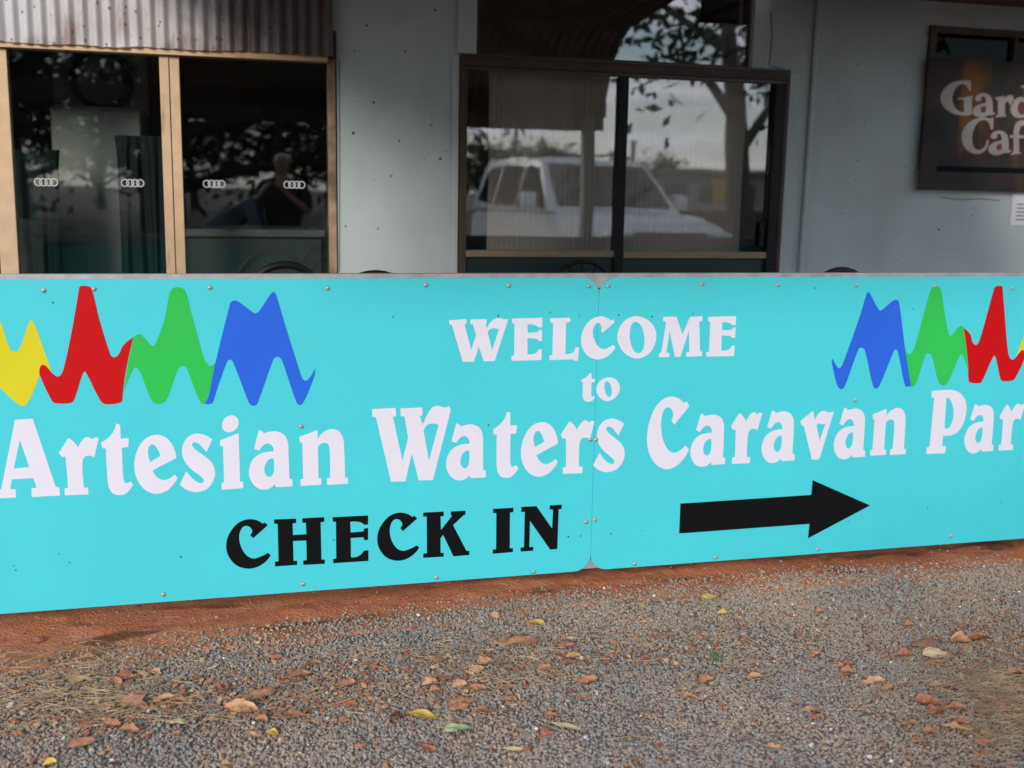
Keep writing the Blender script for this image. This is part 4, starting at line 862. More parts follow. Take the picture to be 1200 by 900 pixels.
LEAVES = [  # pixel x, y, width in px, kind, slimness, own label
    (92.5, 794, 23, 'tan', .6, 'tan curled leaf lying on gravel at far left, near red soil'), (133, 799, 19, 'orange', .5, None), (180.5, 788.5, 13, 'tan', .8, None), (259, 807, 15, 'rust', .7, None), (153, 826, 36, 'brown', .6, 'large crumpled brown leaf on straw at lower left'),
    (121.6, 829, 15, 'tan', .6, None), (211.5, 845, 17, 'pale', .8, None), (282.5, 833, 31, 'tan', .5, 'broad flat tan leaf on gravel below the word CHECK'), (304, 813, 32, 'brown', .5, None), (349, 791, 24, 'brown', .6, None), (330.5, 799, 15, 'orange', .6, None),
    (344, 838, 25, 'rust', .5, None), (100, 848, 16, 'rust', .7, None), (96, 870, 24, 'brown', .6, None), (306, 842.5, 12, 'orange', .8, None), (319, 860, 11, 'yellow', .8, None), (58.5, 894, 12, 'yellow', .6, None), (151, 856.5, 18, 'brown', .6, None),
    (247, 782, 10, 'pale', .6, None), (230.4, 793.4, 12, 'rust', .6, None), (132, 849, 15, 'rust', .7, None), (264.4, 895, 10, 'tan', .7, None), (134, 895, 10, 'dark', .8, None), (245, 799, 8, 'orange', .8, None), (250, 842, 12, 'tan', .7, None), (206, 860, 9, 'orange', .7, None),
    (606, 751, 40, 'orange', .45, 'long crumpled orange leaf on gravel in front of the panel joint'), (626.6, 730.7, 22, 'yellow', .5, None), (514, 771.5, 19, 'orange', .7, None), (521, 796, 15, 'rust', .8, None), (539, 803, 15, 'tan', .8, None), (558, 807, 21, 'orange', .5, None),
    (541.6, 820.6, 24, 'orange', .4, None), (538, 828, 21, 'orange', .5, None), (566, 833, 17, 'brown', .6, None), (465, 839, 14, 'dark', .8, None), (495, 838.7, 30, 'yellow', .4, 'folded yellow leaf on gravel beside the pale green leaf'), (539, 854.6, 30, 'green', .62, 'pale green fresh leaf lying on the gravel at lower centre'),
    (604.7, 877.3, 24, 'pale', .28, 'narrow beige leaf near the bottom edge, right of the green leaf'), (666, 850.8, 35, 'pale', .25, 'long narrow beige leaf on gravel at lower centre right'), (621, 771.5, 20, 'pale', .5, None), (672, 769.6, 15, 'tan', .9, None), (690, 798, 20, 'orange', .6, None), (681.4, 817.6, 11, 'orange', .9, None),
    (651, 789.6, 19, 'orange', .45, None), (638.7, 781, 13, 'orange', .7, None), (655, 765, 12, 'orange', .7, None), (641.7, 858.4, 14, 'rust', .8, None), (404, 842.5, 11, 'orange', .8, None), (422, 872.7, 12, 'orange', .8, None), (500, 877, 19, 'rust', .5, None), (672, 747, 21, 'pale', .2, None),
    (607, 783, 12, 'rust', .7, None), (592, 805, 18, 'brown', .5, None), (598, 820, 14, 'brown', .6, None), (509, 809, 12, 'orange', .6, None), (570, 765, 10, 'orange', .8, None),
    (833, 699, 17, 'yellow', .5, 'yellow leaf at the soil edge below the arrow'), (846.5, 718, 9, 'yellow', .8, None), (951, 753.8, 13, 'tan', .5, None), (934, 744, 10, 'rust', .8, None), (955, 767.7, 12, 'orange', .8, None), (1024.7, 799, 21, 'tan', .45, None), (1040.6, 806, 12, 'orange', .8, None),
    (1095.4, 766.6, 25, 'pale', .6, 'large pale tan leaf lying on a brown one at the right'), (1125.6, 752, 19, 'tan', .8, None), (1144.5, 749, 23, 'brown', .5, None), (1081.4, 754.5, 24, 'brown', .6, None), (1061.4, 767.7, 14, 'red', .8, None), (1087, 823, 28, 'red', .6, 'large red orange leaf beside the dry grass at lower right'),
    (1116.5, 851.6, 19, 'tan', .6, None), (1137, 855, 20, 'orange', .7, None), (1153, 870.5, 16, 'red', .6, None), (1075.7, 866.7, 12, 'orange', .8, None), (906.5, 875, 15, 'tan', .8, None), (807.6, 816.8, 14, 'tan', .8, None), (828, 797, 16, 'brown', .7, None), (905.8, 859.5, 10, 'orange', .7, None),
    (1193, 788.5, 22, 'orange', .5, None), (1157, 817, 16, 'brown', .6, None), (1115, 807, 12, 'dark', .7, None), (1066, 732, 10, 'orange', .8, None), (1119, 830, 22, 'orange', .4, None), (1089, 857, 13, 'orange', .7, None), (1136, 786, 14, 'brown', .6, None), (1092, 775, 18, 'rust', .5, None), (983, 779, 9, 'tan', .8, None), (988, 790, 9, 'orange', .8, None), (1190, 824, 12, 'dark', .7, None), (1148, 895, 15, 'brown', .5, None), (886, 791, 9, 'orange', .7, None), (816, 787, 10, 'brown', .6, None), (960, 717, 9, 'orange', .8, None)]
lr = random.Random(21); todo = []
def zone(px, py):
    for lim, w in ((110, 'at the far left'), (200, 'below the red mark'), (290, 'just left of the word CHECK'), (420, 'below the letters CHE'), (560, 'below the letters CK'), (660, 'below the word IN'), (780, 'right of the word IN'), (880, 'below the tail of the arrow'), (960, 'below the middle of the arrow'), (1050, 'below the arrow head'), (1130, 'left of the dry grass patch'), (9999, 'in the dry grass')):
        if px < lim: break
    d = 'by the red soil' if py < 745 else 'in mid gravel' if py < 800 else 'on the nearer gravel' if py < 850 else 'near the bottom edge'
    return w, d
def single_out(todo):
    left = {}
    for it in todo:
        if it[4]: it[0]['label'] = it[4]; continue
        w, d = zone(it[1], it[2]); left.setdefault((it[3], w, d), []).append(it)
    for (g_, w, d), L in left.items():
        L.sort(key=lambda t: t[1])
        names = [''] if len(L) == 1 else ['left ', 'right '] if len(L) == 2 else ['left ', 'middle ', 'right '] if len(L) == 3 else [q + ' ' for q in ('leftmost', 'second', 'third', 'fourth', 'fifth', 'sixth', 'seventh', 'eighth', 'ninth')]
        for q, it in zip(names, L):
            it[0]['label'] = q + it[3] + ' ' + d + ', ' + w; it[0]['group'] = it[5]
xr = random.Random(77)
for _i in range(44):
    cx_, cy_, sx_, sy_ = [(110, 815, 90, 22), (300, 820, 70, 20), (560, 800, 70, 30), (640, 780, 50, 22), (1110, 800, 45, 40), (1150, 850, 35, 22), (880, 800, 120, 40)][_i % 7]
    qx, qy = xr.gauss(cx_, sx_), xr.gauss(cy_, sy_)
    if 8 < qx < 1192 and 735 < qy < 892: LEAVES.append((qx, qy, xr.uniform(9, 19), xr.choice(['tan', 'orange', 'brown', 'brown', 'tan', 'rust']), xr.uniform(.45, .85), None))
for i, (px, py, w, k, slim, lab) in enumerate(LEAVES):
    z = 0.014; p = onZ(px, py, z)
    L = w * (p - CAM).length / F_PX * 1.22
    rag = {'pale': 0.25, 'green': 0.15, 'yellow': 0.3}.get(k, 0.9)
    crl = lr.uniform(-0.05, 0.15) if k in ('pale', 'green') else lr.uniform(-0.10, 0.42)
    o = link('leaf', leaf_mesh(L, L * min(slim * 1.15, 0.95), crl, lr.uniform(-0.25, 0.3) * (0.5 if k in ('pale', 'green') else 1), rag, i + 3), LM[k])
    o.location = (p.x, p.y, max(0, soil_z(p.x, p.y)) + 0.010); o.rotation_euler = (lr.uniform(-.2, .2), lr.uniform(-.2, .2), lr.uniform(-0.5, 0.5) + (math.pi if lr.random() < .5 else 0) - 0.25)
    o['label'] = lab or ''; o['category'] = 'leaf'; todo.append((o, px, py, GEN[k], lab, 'leaf litter on the gravel'))
single_out(todo); single_out(stodo)
# small green clover
cl = empty('clover_plant', onZ(837, 778, 0.0)); tag(cl, 'tiny green clover sprouting from the gravel right of centre', 'plant')
clm = mat('clover', (0.085, 0.17, 0.06), 0.6, scale=30); lp = cl.location
for k in range(5):
    a = k * 1.3; c_ = Vector((lp.x + 0.017 * math.cos(a), lp.y + 0.017 * math.sin(a), 0.022 + 0.004 * k))
    bm = bmesh.new(); add_tube(bm, [(lp.x, lp.y, 0), c_], 0.0012, 4); obj('stem', bm, clm, cl)
    bm = bmesh.new(); cv = bm.verts.new(c_)
    for q in range(3):
        b0 = a + q * 2.1; ring = [bm.verts.new(c_ + Vector((0.013 * math.cos(b0 + t) * f, 0.013 * math.sin(b0 + t) * f, 0.003))) for t, f in ((-.55, .75), (-.3, 1.1), (0, .95), (.3, 1.1), (.55, .75))]
        for u_, v_ in zip(ring, ring[1:]): bm.faces.new((cv, u_, v_))
    obj('leaflet', bm, clm, cl)

# dry grass and twigs
def strands(name, specs, material, label, seed):
    r = random.Random(seed); bm = bmesh.new()
    for (px, py, sx, sy, n, ang, spread, l0, l1) in specs:
        for _ in range(n):
            x, y = r.gauss(px, sx), r.gauss(py, sy)
            if y < 670 or y > 960: continue
            p = onZ(x, y, 0.0); a = r.gauss(ang, spread); L = r.uniform(l0, l1); d = Vector((math.cos(a), math.sin(a), 0)); sd = Vector((-d.y, d.x, 0))
            z0 = max(0, soil_z(p.x, p.y)) + r.uniform(0.010, 0.018); bend = r.uniform(-.25, .25) * L; w = r.uniform(0.0005, 0.0012); lift = r.uniform(-.003, .016)
            prev = None
            for k in range(5):
                t = k / 4 - 0.5; c_ = Vector((p.x, p.y, z0 + max(-0.004, lift * (t + .5)))) + d * (L * t) + sd * (bend * (0.25 - t * t))
                ring = [bm.verts.new(c_ + sd * w), bm.verts.new(c_ + Vector((0, 0, w * 1.3))), bm.verts.new(c_ - sd * w)]
                if prev:
                    for q in range(2): bm.faces.new((prev[q], prev[q + 1], ring[q + 1], ring[q]))
                prev = ring
    return tag(obj(name, bm, material), label, 'grass', kind='stuff')
straw_m = mat('straw', (0.40, 0.28, 0.16), 0.85, scale=14, col2=(0.24, 0.15, 0.085), lo=0.4, hi=0.6)
strands('dry_grass', [(1180, 822, 42, 30, 400, 0.3, 1.0, 0.05, 0.14), (1130, 800, 40, 18, 120, 0.2, 1.0, 0.04, 0.10), (1195, 850, 34, 34, 170, -0.3, 0.9, 0.05, 0.14), (70, 812, 80, 20, 240, 0.1, 0.8, 0.04, 0.13), (20, 800, 55, 20, 110, 0.2, 1.0, 0.04, 0.10), (160, 835, 70, 14, 110, 0.1, 0.8, 0.04, 0.12),
                      (600, 790, 50, 14, 110, 0.1, 0.9, 0.03, 0.10), (520, 770, 60, 16, 80, 0.2, 0.9, 0.03, 0.09), (350, 820, 60, 14, 70, 0.1, 0.8, 0.03, 0.12), (600, 750, 330, 30, 60, 0.0, 0.8, 0.03, 0.09), (600, 860, 400, 30, 30, 0.0, 0.7, 0.03, 0.10), (300, 775, 150, 10, 60, 0.1, 0.7, 0.03, 0.12)], straw_m, 'dry straw coloured grass clippings strewn over the gravel', 5)
twig_m = mat('twig', (0.20, 0.07, 0.045), 0.85, scale=20, var=0.4)
for i, (x0, y0, x1, y1, r, lab) in enumerate([(730, 842, 767, 833, .0022, 'thin red brown twig on gravel right of the beige leaf'), (866, 866, 900, 873, .002, 'thin dark twig on gravel near the bottom right of centre'), (712, 867, 772, 865, .0018, 'long pale straw lying on gravel near the bottom'), (1010, 828, 1037, 831, .0016, 'short pale stalk on gravel left of the red leaf')]):
    a, b = onZ(x0, y0, 0.018), onZ(x1, y1, 0.018); mid = a.lerp(b, .5) + Vector((0.004, 0.012, 0.004)); bm = bmesh.new(); add_tube(bm, [a, a.lerp(mid, .6), mid, mid.lerp(b, .5), b], [r, r, r * .9, r * .8, r * .5], 6)
    tag(obj('twig', bm, twig_m if i < 2 else straw_m, smooth=True), lab, 'twig')

# ------------------------------------------------------------------ what stands across the yard and shows in the panes
def tree(name, base, h, trunk_r, crown, label, leaf_c, bark_c, seed, nleaf=5200, leaf=0.16, limbs=7, lean=(0, 0), low=0.35, group=None, up=0.6):
    r = random.Random(seed); t = empty(name, base); tag(t, label, 'tree', group)
    bark = mat('bark_%s' % seed, bark_c, 0.9, scale=8, var=0.4, bump=0.6, bscale=20)
    lm = mat('foliage_%s' % seed, leaf_c, 0.7, scale=1.3, col2=tuple(c * 0.55 for c in leaf_c), spec=0.2)
    bm = bmesh.new(); tips = []
    b = Vector(base)
    top = b + Vector((lean[0], lean[1], h * 0.62))
    tr = [b + Vector((0, 0, -0.1)), b.lerp(top, .33) + Vector((r.uniform(-.1, .1), r.uniform(-.1, .1), 0)), b.lerp(top, .66) + Vector((r.uniform(-.15, .15), r.uniform(-.15, .15), 0)), top]
    add_tube(bm, tr, [trunk_r * 1.25, trunk_r, trunk_r * .8, trunk_r * .5], 9)
    for k in range(limbs):
        f = low + (1 - low) * k / limbs; st = b.lerp(top, f); a = k * 2.4 + r.uniform(-.5, .5)
        e = st + Vector((math.cos(a) * crown[0] * r.uniform(.55, .95), math.sin(a) * crown[1] * r.uniform(.55, .95), up * crown[2] * r.uniform(.5, 1.2)))
        mid = st.lerp(e, .5) + Vector((r.uniform(-.2, .2), r.uniform(-.2, .2), r.uniform(0, .3)))
        add_tube(bm, [st, mid, e], [trunk_r * .45, trunk_r * .28, trunk_r * .1], 6); tips += [e, mid]
        for q in range(4):
            a2 = a + r.uniform(-1.2, 1.2); s2 = mid.lerp(e, r.random()); e2 = s2 + Vector((math.cos(a2), math.sin(a2), r.uniform(-.4, .7))) * r.uniform(.3, .55) * crown[0]
            add_tube(bm, [s2, e2], [trunk_r * .15, trunk_r * .05], 5); tips.append(e2); tips.append(s2.lerp(e2, .6))
    obj('trunk', bm, bark, t, smooth=True)
    verts, faces = [], []
    for i in range(nleaf):
        c = tips[r.randrange(len(tips))]; s = 0.20 * crown[0]
        p = c + Vector((r.gauss(0, s), r.gauss(0, s), r.gauss(0, s * .7)))
        n = Vector((r.gauss(0, 1), r.gauss(0, 1), r.gauss(0, 1) + .6)).normalized(); u = n.orthogonal().normalized(); u = (Matrix.Rotation(r.uniform(0, 6.28), 3, n) @ u); v = n.cross(u)
        L = leaf * r.uniform(.6, 1.3); w = L * .42; k = len(verts)
        verts += [p - u * L * .5, p + v * w * .5 + n * L * .06, p + u * L * .5, p - v * w * .5 + n * L * .06]; faces += [(k, k + 1, k + 2), (k, k + 2, k + 3)]
    me = bpy.data.meshes.new('crown'); me.from_pydata([tuple(x) for x in verts], [], faces)
    link('crown', me, lm, t)
    return t
DW = 2 * WALL_Y - CAM.y
def gpt(px, py, D):
    p = behind(px, py, D); return Vector((p.x, p.y, ground_z(p.x, p.y)))
# shade trees
g = gpt(893, 250, 15.2)
tree('shade_tree', g, 6.6, 0.20, (2.6, 2.6, 1.7), 'broad leaved shade tree beside the parked car across the yard', (0.055, 0.085, 0.028), (0.16, 0.135, 0.11), 31, 1200, 0.24, 6, lean=(-0.75, 0.0), low=.5)
g = gpt(190, 250, 30)
tree('shade_tree', g, 10.2, 0.48, (6.0, 5.0, 2.7), 'large dark spreading tree across the yard facing the left window', (0.040, 0.060, 0.020), (0.06, 0.05, 0.04), 37, 8500, 0.36, 12, low=.18, up=.45)
g = gpt(20, 250, 46)
tree('shade_tree', g, 11, 0.45, (6.0, 5.5, 4), 'dense tree further left across the yard', (0.045, 0.07, 0.025), (0.08, 0.065, 0.05), 41, 7500, 0.42, 11, low=.2)
g = gpt(632, 205, 62)
tree('shade_tree', g, 4.6, 0.2, (2.0, 2.0, 1.6), 'small round crowned tree far behind the parked car', (0.05, 0.07, 0.03), (0.10, 0.08, 0.06), 43, 2200, 0.32, 8, low=.5)
for i, (px, D, h) in enumerate([(575, 70, 5), (420, 60, 6), (480, 75, 5.5), (-150, 40, 7), (1010, 60, 6), (1180, 45, 7), (330, 48, 8.5), (760, 90, 5), (120, 60, 8), (225, 64, 7.5), (385, 66, 7)]):
    g = gpt(px, 230, D)
    tree('distant_tree', g, h, .22, (2.6, 2.6, 2.0), 'bushy tree on the far side of the road, ' + ('left of the car', 'behind the verandah post side', 'left behind the car', 'at the extreme left', 'right of the low building', 'at the extreme right', 'behind the large dark tree', 'behind the low building', 'in the left gap', 'in the middle gap', 'right of the large dark tree')[i], (0.05, 0.07, 0.03), (0.09, 0.075, 0.06), 60 + i, 1600, 0.45, 7, low=.25, group='trees beyond the road')
# low building with a yellow board
wallm = mat('far_wall', (0.42, 0.40, 0.37), 0.9, scale=1, var=0.1); roof_f = mat('far_roof', (0.34, 0.35, 0.36), 0.6)
a = behind(718, 240, 52); b = behind(900, 240, 46)
fb = empty('low_building', (a.x, a.y, 0)); tag(fb, 'low flat roofed building across the road', 'building')
bw = abs(b.x - a.x) + 4
boxo('wall', (a.x, a.x + bw, a.y - 6, a.y, ground_z(0, -9), 2.5), wallm, fb)
boxo('roof', (a.x - 0.4, a.x + bw + .4, a.y - 6.4, a.y + .5, 2.5, 2.72), roof_f, fb)
for k in range(4): boxo('window', (a.x + 0.8 + 1.9 * k, a.x + 2.0 + 1.9 * k, a.y + 0.004, a.y + 0.05, 1.1, 2.0), mat('far_window', (0.05, 0.06, 0.07), 0.2), fb)
y0 = behind(838, 208, 40); y1 = behind(878, 236, 40)
yb_ = empty('roadside_board', (y0.x, y0.y, 0.16)); tag(yb_, 'plain yellow board on posts beside the road', 'sign')
boxo('board', (y0.x, y1.x, y0.y - .05, y0.y, y1.z, y0.z), mat('yellow_board', (0.55, 0.38, 0.04), 0.6), yb_)
for x in (y0.x + .1, y1.x - .1): boxo('post', (x - .04, x + .04, y0.y - .14, y0.y - .06, 0.1, y1.z), postm, yb_)
fn = behind(770, 262, 30); fe = behind(960, 262, 30)
fnc = empty('yard_fence', (fn.x, fn.y, .16)); tag(fnc, 'brown board fence at the edge of the road', 'fence')
for k in range(24):
    x = fn.x + (fe.x - fn.x) * k / 24; boxo('board', (x, x + (fe.x - fn.x) / 24 - .02, fn.y - .03, fn.y, .17, 1.05), brown, fnc)
# poles
for px, py, D, lab in ((603.5, 150, 34, 'lone pole with a ragged palm top far behind the car'), (718, 178, 30, 'thin grey pole left of the low building'), (743, 168, 28, 'thin grey pole nearest the low building')):
    p = behind(px, py, D); bm = bmesh.new(); add_tube(bm, [(p.x, p.y, .1), (p.x, p.y, p.z)], 0.055, 8)
    po = empty('pole', (p.x, p.y, .16)); tag(po, lab, 'pole'); obj('shaft', bm, postm, po)
    if py == 150:
        bm = bmesh.new(); rr = random.Random(4)
        for k in range(26):
            a_ = rr.uniform(0, 6.28); L = rr.uniform(.4, .75); c_ = Vector((p.x, p.y, p.z)); e = c_ + Vector((math.cos(a_) * L, math.sin(a_) * L, rr.uniform(-.45, .35)))
            md = c_.lerp(e, .5) + Vector((0, 0, .18)); s_ = Vector((-math.sin(a_), math.cos(a_), 0)) * .05
            v = [bm.verts.new(q) for q in (c_, md + s_, e, md - s_)]; bm.faces.new(v)
        obj('frond', bm, mat('frond', (0.06, 0.08, 0.03), .8), po)
    else: boxo('cap', (p.x - .07, p.x + .07, p.y - .07, p.y + .07, p.z, p.z + .04), steel, po)

# parked four wheel drive
def make_car():
    car = empty('parked_car')
    wp = mat('white_car_paint', (0.80, 0.80, 0.79), 0.25, scale=2, var=0.02, spec=0.6); dk = mat('car_glass', (0.012, 0.014, 0.016), 0.06, spec=0.6); pl = mat('car_trim', (0.03, 0.03, 0.03), 0.6)
    Wd = 0.95
    # lower body from cross sections along its length, nose at +x
    sec = [(-2.35, .55, .98, .80), (-2.25, .45, 1.12, .91), (-1.6, .42, 1.17, .95), (-.4, .40, 1.18, .95), (.75, .40, 1.19, .95), (1.05, .42, 1.18, .94), (1.75, .44, 1.13, .93), (2.25, .46, 1.05, .88), (2.45, .52, .92, .80)]
    bm = bmesh.new(); R = []
    for x, z0, z1, w in sec:
        R.append([bm.verts.new((x, y, z)) for y, z in ((-w * .9, z0), (-w, z0 + .12), (-w, z1 - .22), (-w * .97, z1 - .06), (-w * .86, z1), (0, z1 + .03), (w * .86, z1), (w * .97, z1 - .06), (w, z1 - .22), (w, z0 + .12), (w * .9, z0))])
    for a_, b_ in zip(R, R[1:]):
        for k in range(11): bm.faces.new((a_[k], a_[(k + 1) % 11], b_[(k + 1) % 11], b_[k]))
    bm.faces.new(R[0]); bm.faces.new(R[-1][::-1])
    obj('body', bm, wp, car, smooth=True, angle=35)
    # greenhouse
    side = [(-2.2, 1.16), (1.0, 1.17), (.28, 1.80), (.05, 1.87), (-1.0, 1.91), (-1.9, 1.87), (-2.05, 1.78)]
    def wz(z): return .93 - .19 * max(0, z - 1.16) / .75
    bm = bmesh.new(); A = [bm.verts.new((x, -wz(z), z)) for x, z in side]; B_ = [bm.verts.new((x, wz(z), z)) for x, z in side]
    bm.faces.new(A); bm.faces.new(B_[::-1])
    for i in range(7): bm.faces.new((A[i], A[(i + 1) % 7], B_[(i + 1) % 7], B_[i]))
    bmesh.ops.bevel(bm, geom=[e for e in bm.edges], offset=.04, segments=3, profile=.6, affect='EDGES')
    obj('cabin', bm, wp, car, smooth=True, angle=35)
    def pane(name, pts3, off):
        bm = bmesh.new(); n = (Vector(pts3[1]) - Vector(pts3[0])).cross(Vector(pts3[2]) - Vector(pts3[0])).normalized()
        if n.dot(off) < 0: n = -n
        f = [bm.verts.new(Vector(p) + n * .012) for p in pts3]; bk = [bm.verts.new(Vector(p) - n * .01) for p in pts3]; m_ = len(f)
        bm.faces.new(f); bm.faces.new(bk[::-1])
        for i in range(m_): bm.faces.new((f[i], f[(i + 1) % m_], bk[(i + 1) % m_], bk[i]))
        return obj(name, bm, dk, car)
    for s in (-1, 1):
        o_ = Vector((0, s, .2))
        for q in ([(.80, 1.22), (.24, 1.74), (-.10, 1.78), (-.28, 1.75), (-.28, 1.22)], [(-.36, 1.22), (-.36, 1.77), (-1.12, 1.80), (-1.22, 1.22)], [(-1.32, 1.22), (-1.24, 1.78), (-1.80, 1.74), (-1.95, 1.30)]):
            pane('side_window', [(x, s * wz(z), z) for x, z in q], o_)
        bm = bmesh.new(); add_box(bm, .55, .70, s * 1.0 if s > 0 else -1.20, s * 1.20 if s > 0 else -1.0, 1.20, 1.42, .03); obj('mirror', bm, wp, car, smooth=True)
        boxo('mirror_arm', (.60, .66, min(s * .90, s * 1.0), max(s * .90, s * 1.0), 1.22, 1.26), pl, car)
        bm = bmesh.new(); add_tube(bm, [(-1.75, s * .66, 1.90), (-1.6, s * .66, 1.97), (-.3, s * .66, 1.97), (-.05, s * .66, 1.91)], .02, 6); obj('roof_rail', bm, pl, car, smooth=True)
        bm = bmesh.new(); add_box(bm, 2.28, 2.47, min(s * .52, s * .84), max(s * .52, s * .84), .80, .98, .03); obj('headlight', bm, mat('headlight', (.6, .62, .65), .1), car)
        for x in (-1.42, 1.45):
            wh = empty('wheel'); wh.parent = car
            bm = bmesh.new(); add_tube(bm, [(x, s * .72, .39), (x, s * .74, .39), (x, s * .95, .39), (x, s * .97, .39)], [.35, .39, .39, .35], 28); ty = obj('tyre', bm, pl, car, smooth=True); ty.parent = wh
            bm = bmesh.new(); add_tube(bm, [(x, s * .95, .39), (x, s * .985, .39)], [.24, .21], 20); ri = obj('rim', bm, steel, car); ri.parent = wh
    pane('windscreen', [(.93, -.80, 1.24), (.93, .80, 1.24), (.30, .70, 1.78), (.30, -.70, 1.78)], Vector((1, 0, 1)))
    pane('rear_window', [(-2.155, -.74, 1.30), (-2.155, .74, 1.30), (-2.07, .68, 1.74), (-2.07, -.68, 1.74)], Vector((-1, 0, 0)))
    boxo('grille', (2.40, 2.48, -.48, .48, .74, .98), pl, car, .01)
    boxo('bumper', (2.30, 2.56, -.90, .90, .44, .66), wp, car, .05)
    return car
car = make_car()
ang = math.atan2(1.0, 0.10)
ap = behind(648, 236, 13.6)                 # foot of the near windscreen pillar
off = Matrix.Rotation(ang, 3, 'Z') @ Vector((0.95, 0.90, 0))
car.location = (ap.x - off.x, ap.y - off.y, ground_z(0, ap.y - off.y) - 0.04); car.rotation_euler.z = ang
tag(car, 'white four wheel drive parked across the yard, mirrored in the sliding window', 'car')
print('car', car.location)

# ------------------------------------------------------------------ two people standing by the photographer, mirrored in the left window
def skin(name, verts, edges, material, parent, root=0, sub=2):
    me = bpy.data.meshes.new(name); me.from_pydata([v[:3] for v in verts], edges, [])
    o = bpy.data.objects.new(name, me); C.objects.link(o)
    md = o.modifiers.new('skin', 'SKIN'); md.use_smooth_shade = True
    for i, v in enumerate(verts):
        me.skin_vertices[0].data[i].radius = (v[3], v[4] if len(v) > 4 else v[3]); me.skin_vertices[0].data[i].use_root = (i == root)
    sb = o.modifiers.new('sub', 'SUBSURF'); sb.levels = sb.render_levels = sub
    dg = bpy.context.evaluated_depsgraph_get(); me2 = bpy.data.meshes.new_from_object(o.evaluated_get(dg))
    bpy.data.objects.remove(o)
    me2.name = name; me2.materials.clear(); me2.materials.append(material)
    for p in me2.polygons: p.use_smooth = True
    q = bpy.data.objects.new(name, me2); C.objects.link(q)
    if parent: q.parent = parent
    return q
skin_m = mat('skin', (0.42, 0.24, 0.17), 0.6, scale=12, var=0.08)
def person(label, loc, rz, J, shirt, trousers, hair, base_z):
    """J: joint name -> (x, y, z), facing +y"""
    p = empty('person', loc, rz); tag(p, label, 'person')
    r = {'pelvis': .135, 'waist': .125, 'chest': .15, 'neckb': .075, 'neck': .055, 'chin': .075, 'head': .098, 'crown': .07, 'hip': .095, 'knee': .06, 'ankle': .042, 'heel': .04, 'toe': .032, 'shoulder': .062, 'elbow': .042, 'wrist': .029, 'palm': .034, 'knuckle': .026}
    names = []; V = []
    def add(nm, k): names.append(nm); V.append((*J[nm], r[k])); return len(V) - 1
    E = []
    for nm in ('pelvis', 'waist', 'chest', 'neckb', 'neck', 'chin', 'head', 'crown'): add(nm, nm)
    E += [(i, i + 1) for i in range(7)]
    for s in ('l', 'r'):
        i0 = len(V)
        for nm in ('hip', 'knee', 'ankle', 'heel', 'toe'): add(nm + s, nm)
        E += [(0, i0), (i0, i0 + 1), (i0 + 1, i0 + 2), (i0 + 2, i0 + 3), (i0 + 2, i0 + 4)]
        i0 = len(V)
        for nm in ('shoulder', 'elbow', 'wrist', 'palm'): add(nm + s, nm)
        E += [(2, i0), (i0, i0 + 1), (i0 + 1, i0 + 2), (i0 + 2, i0 + 3)]
        pl = Vector(J['palm' + s]); dr = (pl - Vector(J['wrist' + s])).normalized(); sd = dr.orthogonal().normalized()
        for q in range(5):
            k = len(V); of = sd * (q - 1.5) * .019 if q < 4 else sd * .05
            L = (.055, .065, .06, .045, .035)[q]
            b0 = pl + dr * .02 + of * (.8 if q < 4 else .6); m0 = b0 + dr * L * .6; e0 = m0 + (dr + dr.cross(sd) * .6).normalized() * L * .5
            for pt in (b0, m0, e0): names.append('f'); V.append((*pt, .0095))
            E += [(i0 + 3, k), (k, k + 1), (k + 1, k + 2)]
    skin('body', V, E, skin_m, p)
    idx = {n: i for i, n in enumerate(names)}
    def sub(list_, k): return [(*J[n][:3], r[''.join(c for c in n if True)[:-1] if n[:-1] in r else n] * k) for n in list_]
    sh = ['waist', 'pelvis', 'chest', 'neckb', 'shoulderl', 'elbowl', 'shoulderr', 'elbowr']
    def rad(n): return r[n] if n in r else r[n[:-1]]
    skin('shirt', [(*J[n], rad(n) * (1.32 if n != 'neckb' else 1.1)) for n in sh], [(0, 1), (0, 2), (2, 3), (2, 4), (4, 5), (2, 6), (6, 7)], shirt, p)
    tr = ['pelvis', 'hipl', 'kneel', 'anklel', 'hipr', 'kneer', 'ankler']
    skin('trousers', [(*J[n], rad(n) * 1.16 + .006) for n in tr], [(0, 1), (1, 2), (2, 3), (0, 4), (4, 5), (5, 6)], trousers, p)
    hd = Vector(J['head']); cr = Vector(J['crown']); ax = (cr - Vector(J['chin'])).normalized(); fw = Vector(J['nose']) - hd; fw = (fw - ax * fw.dot(ax)).normalized()
    bk = hd - fw * .025 + ax * .035
    skin('hair', [(*(bk - ax * .05 - fw * .03), .085), (*bk, .102), (*(bk + ax * .05), .085)], [(0, 1), (1, 2)], hair, p)
    skin('nose', [(*(hd + fw * .085 + ax * .01), .013), (*(hd + fw * .115 - ax * .02), .018)], [(0, 1)], skin_m, p, sub=1)
    sdv = ax.cross(fw)
    for s in (-1, 1):
        skin('ear', [(*(hd + sdv * s * .098 + ax * .02), .016), (*(hd + sdv * s * .10 - ax * .02), .013)], [(0, 1)], skin_m, p, sub=1)
        skin('eye', [(*(hd + fw * .088 + sdv * s * .035 + ax * .02), .010), (*(hd + fw * .089 + sdv * s * .036 + ax * .02), .010)], [(0, 1)], mat('eye_dark', (.03, .025, .02), .3), p, sub=1)
    skin('mouth', [(*(hd + fw * .088 - ax * .05 - sdv * .022), .006), (*(hd + fw * .092 - ax * .05), .007), (*(hd + fw * .088 - ax * .05 + sdv * .022), .006)], [(0, 1), (1, 2)], mat('lips', (.28, .10, .08), .5), p, sub=1)
    return p
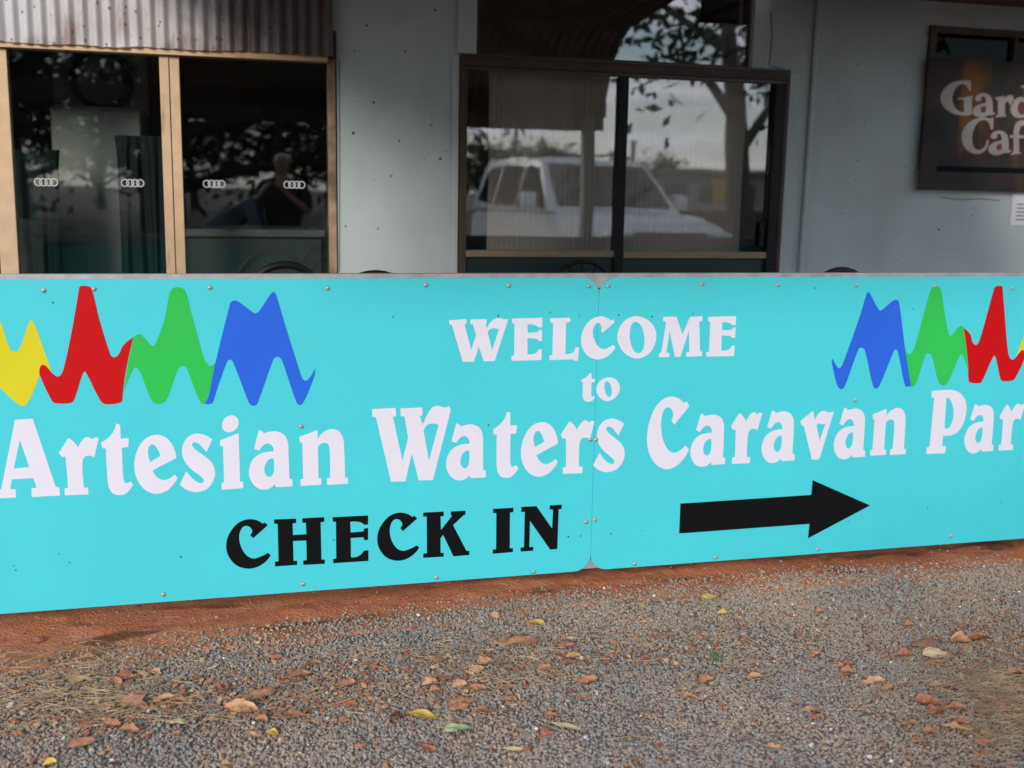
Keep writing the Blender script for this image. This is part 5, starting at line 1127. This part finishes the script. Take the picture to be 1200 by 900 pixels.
stand = {'pelvis': (0, 0, .98), 'waist': (0, .01, 1.12), 'chest': (0, .0, 1.36), 'neckb': (0, -.01, 1.50), 'neck': (0, .0, 1.55), 'chin': (0, .025, 1.61), 'head': (0, .02, 1.69), 'crown': (0, .0, 1.755), 'nose': (0, .13, 1.68),
         'hipl': (-.10, 0, .92), 'kneel': (-.12, .02, .50), 'anklel': (-.13, -.01, .09), 'heell': (-.13, -.06, .04), 'toel': (-.15, .16, .035), 'hipr': (.10, 0, .92), 'kneer': (.11, .03, .50), 'ankler': (.12, .0, .09), 'heelr': (.12, -.05, .04), 'toer': (.14, .17, .035),
         'shoulderl': (-.20, 0, 1.44), 'elbowl': (-.30, .12, 1.22), 'wristl': (-.12, .26, 1.38), 'palml': (-.08, .28, 1.43), 'shoulderr': (.20, 0, 1.44), 'elbowr': (.27, .08, 1.18), 'wristr': (.12, .25, 1.34), 'palmr': (.08, .28, 1.39)}
bent = {'pelvis': (0, -.12, .94), 'waist': (0, .0, 1.06), 'chest': (0, .24, 1.20), 'neckb': (0, .38, 1.24), 'neck': (0, .43, 1.24), 'chin': (0, .50, 1.21), 'head': (0, .54, 1.24), 'crown': (0, .60, 1.27), 'nose': (0, .58, 1.12),
        'hipl': (-.10, -.12, .88), 'kneel': (-.12, -.04, .48), 'anklel': (-.13, -.10, .09), 'heell': (-.13, -.15, .04), 'toel': (-.15, .07, .035), 'hipr': (.10, -.12, .88), 'kneer': (.11, -.04, .48), 'ankler': (.12, -.10, .09), 'heelr': (.12, -.15, .04), 'toer': (.14, .07, .035),
        'shoulderl': (-.20, .30, 1.23), 'elbowl': (-.25, .38, .97), 'wristl': (-.16, .55, .86), 'palml': (-.13, .60, .83), 'shoulderr': (.20, .30, 1.23), 'elbowr': (.25, .38, .97), 'wristr': (.16, .55, .86), 'palmr': (.13, .60, .83)}
p1 = behind(332, 205, DW + 4.75); p2 = behind(262, 240, DW + 4.9)
person('white haired person in a dark shirt standing across the yard', (p1.x, p1.y, ground_z(0, p1.y)), R_(20), stand, mat('dark_shirt', (.035, .035, .04), .9), mat('dark_trousers', (.03, .03, .035), .9), mat('white_hair', (.62, .60, .57), .9), 0)
person('person in a blue grey shirt bending forward beside the white haired one', (p2.x, p2.y, ground_z(0, p2.y)), R_(-80), bent, mat('blue_grey_shirt', (.13, .17, .22), .9), mat('tan_trousers', (.28, .22, .14), .9), mat('grey_hair', (.20, .19, .18), .9), 0)
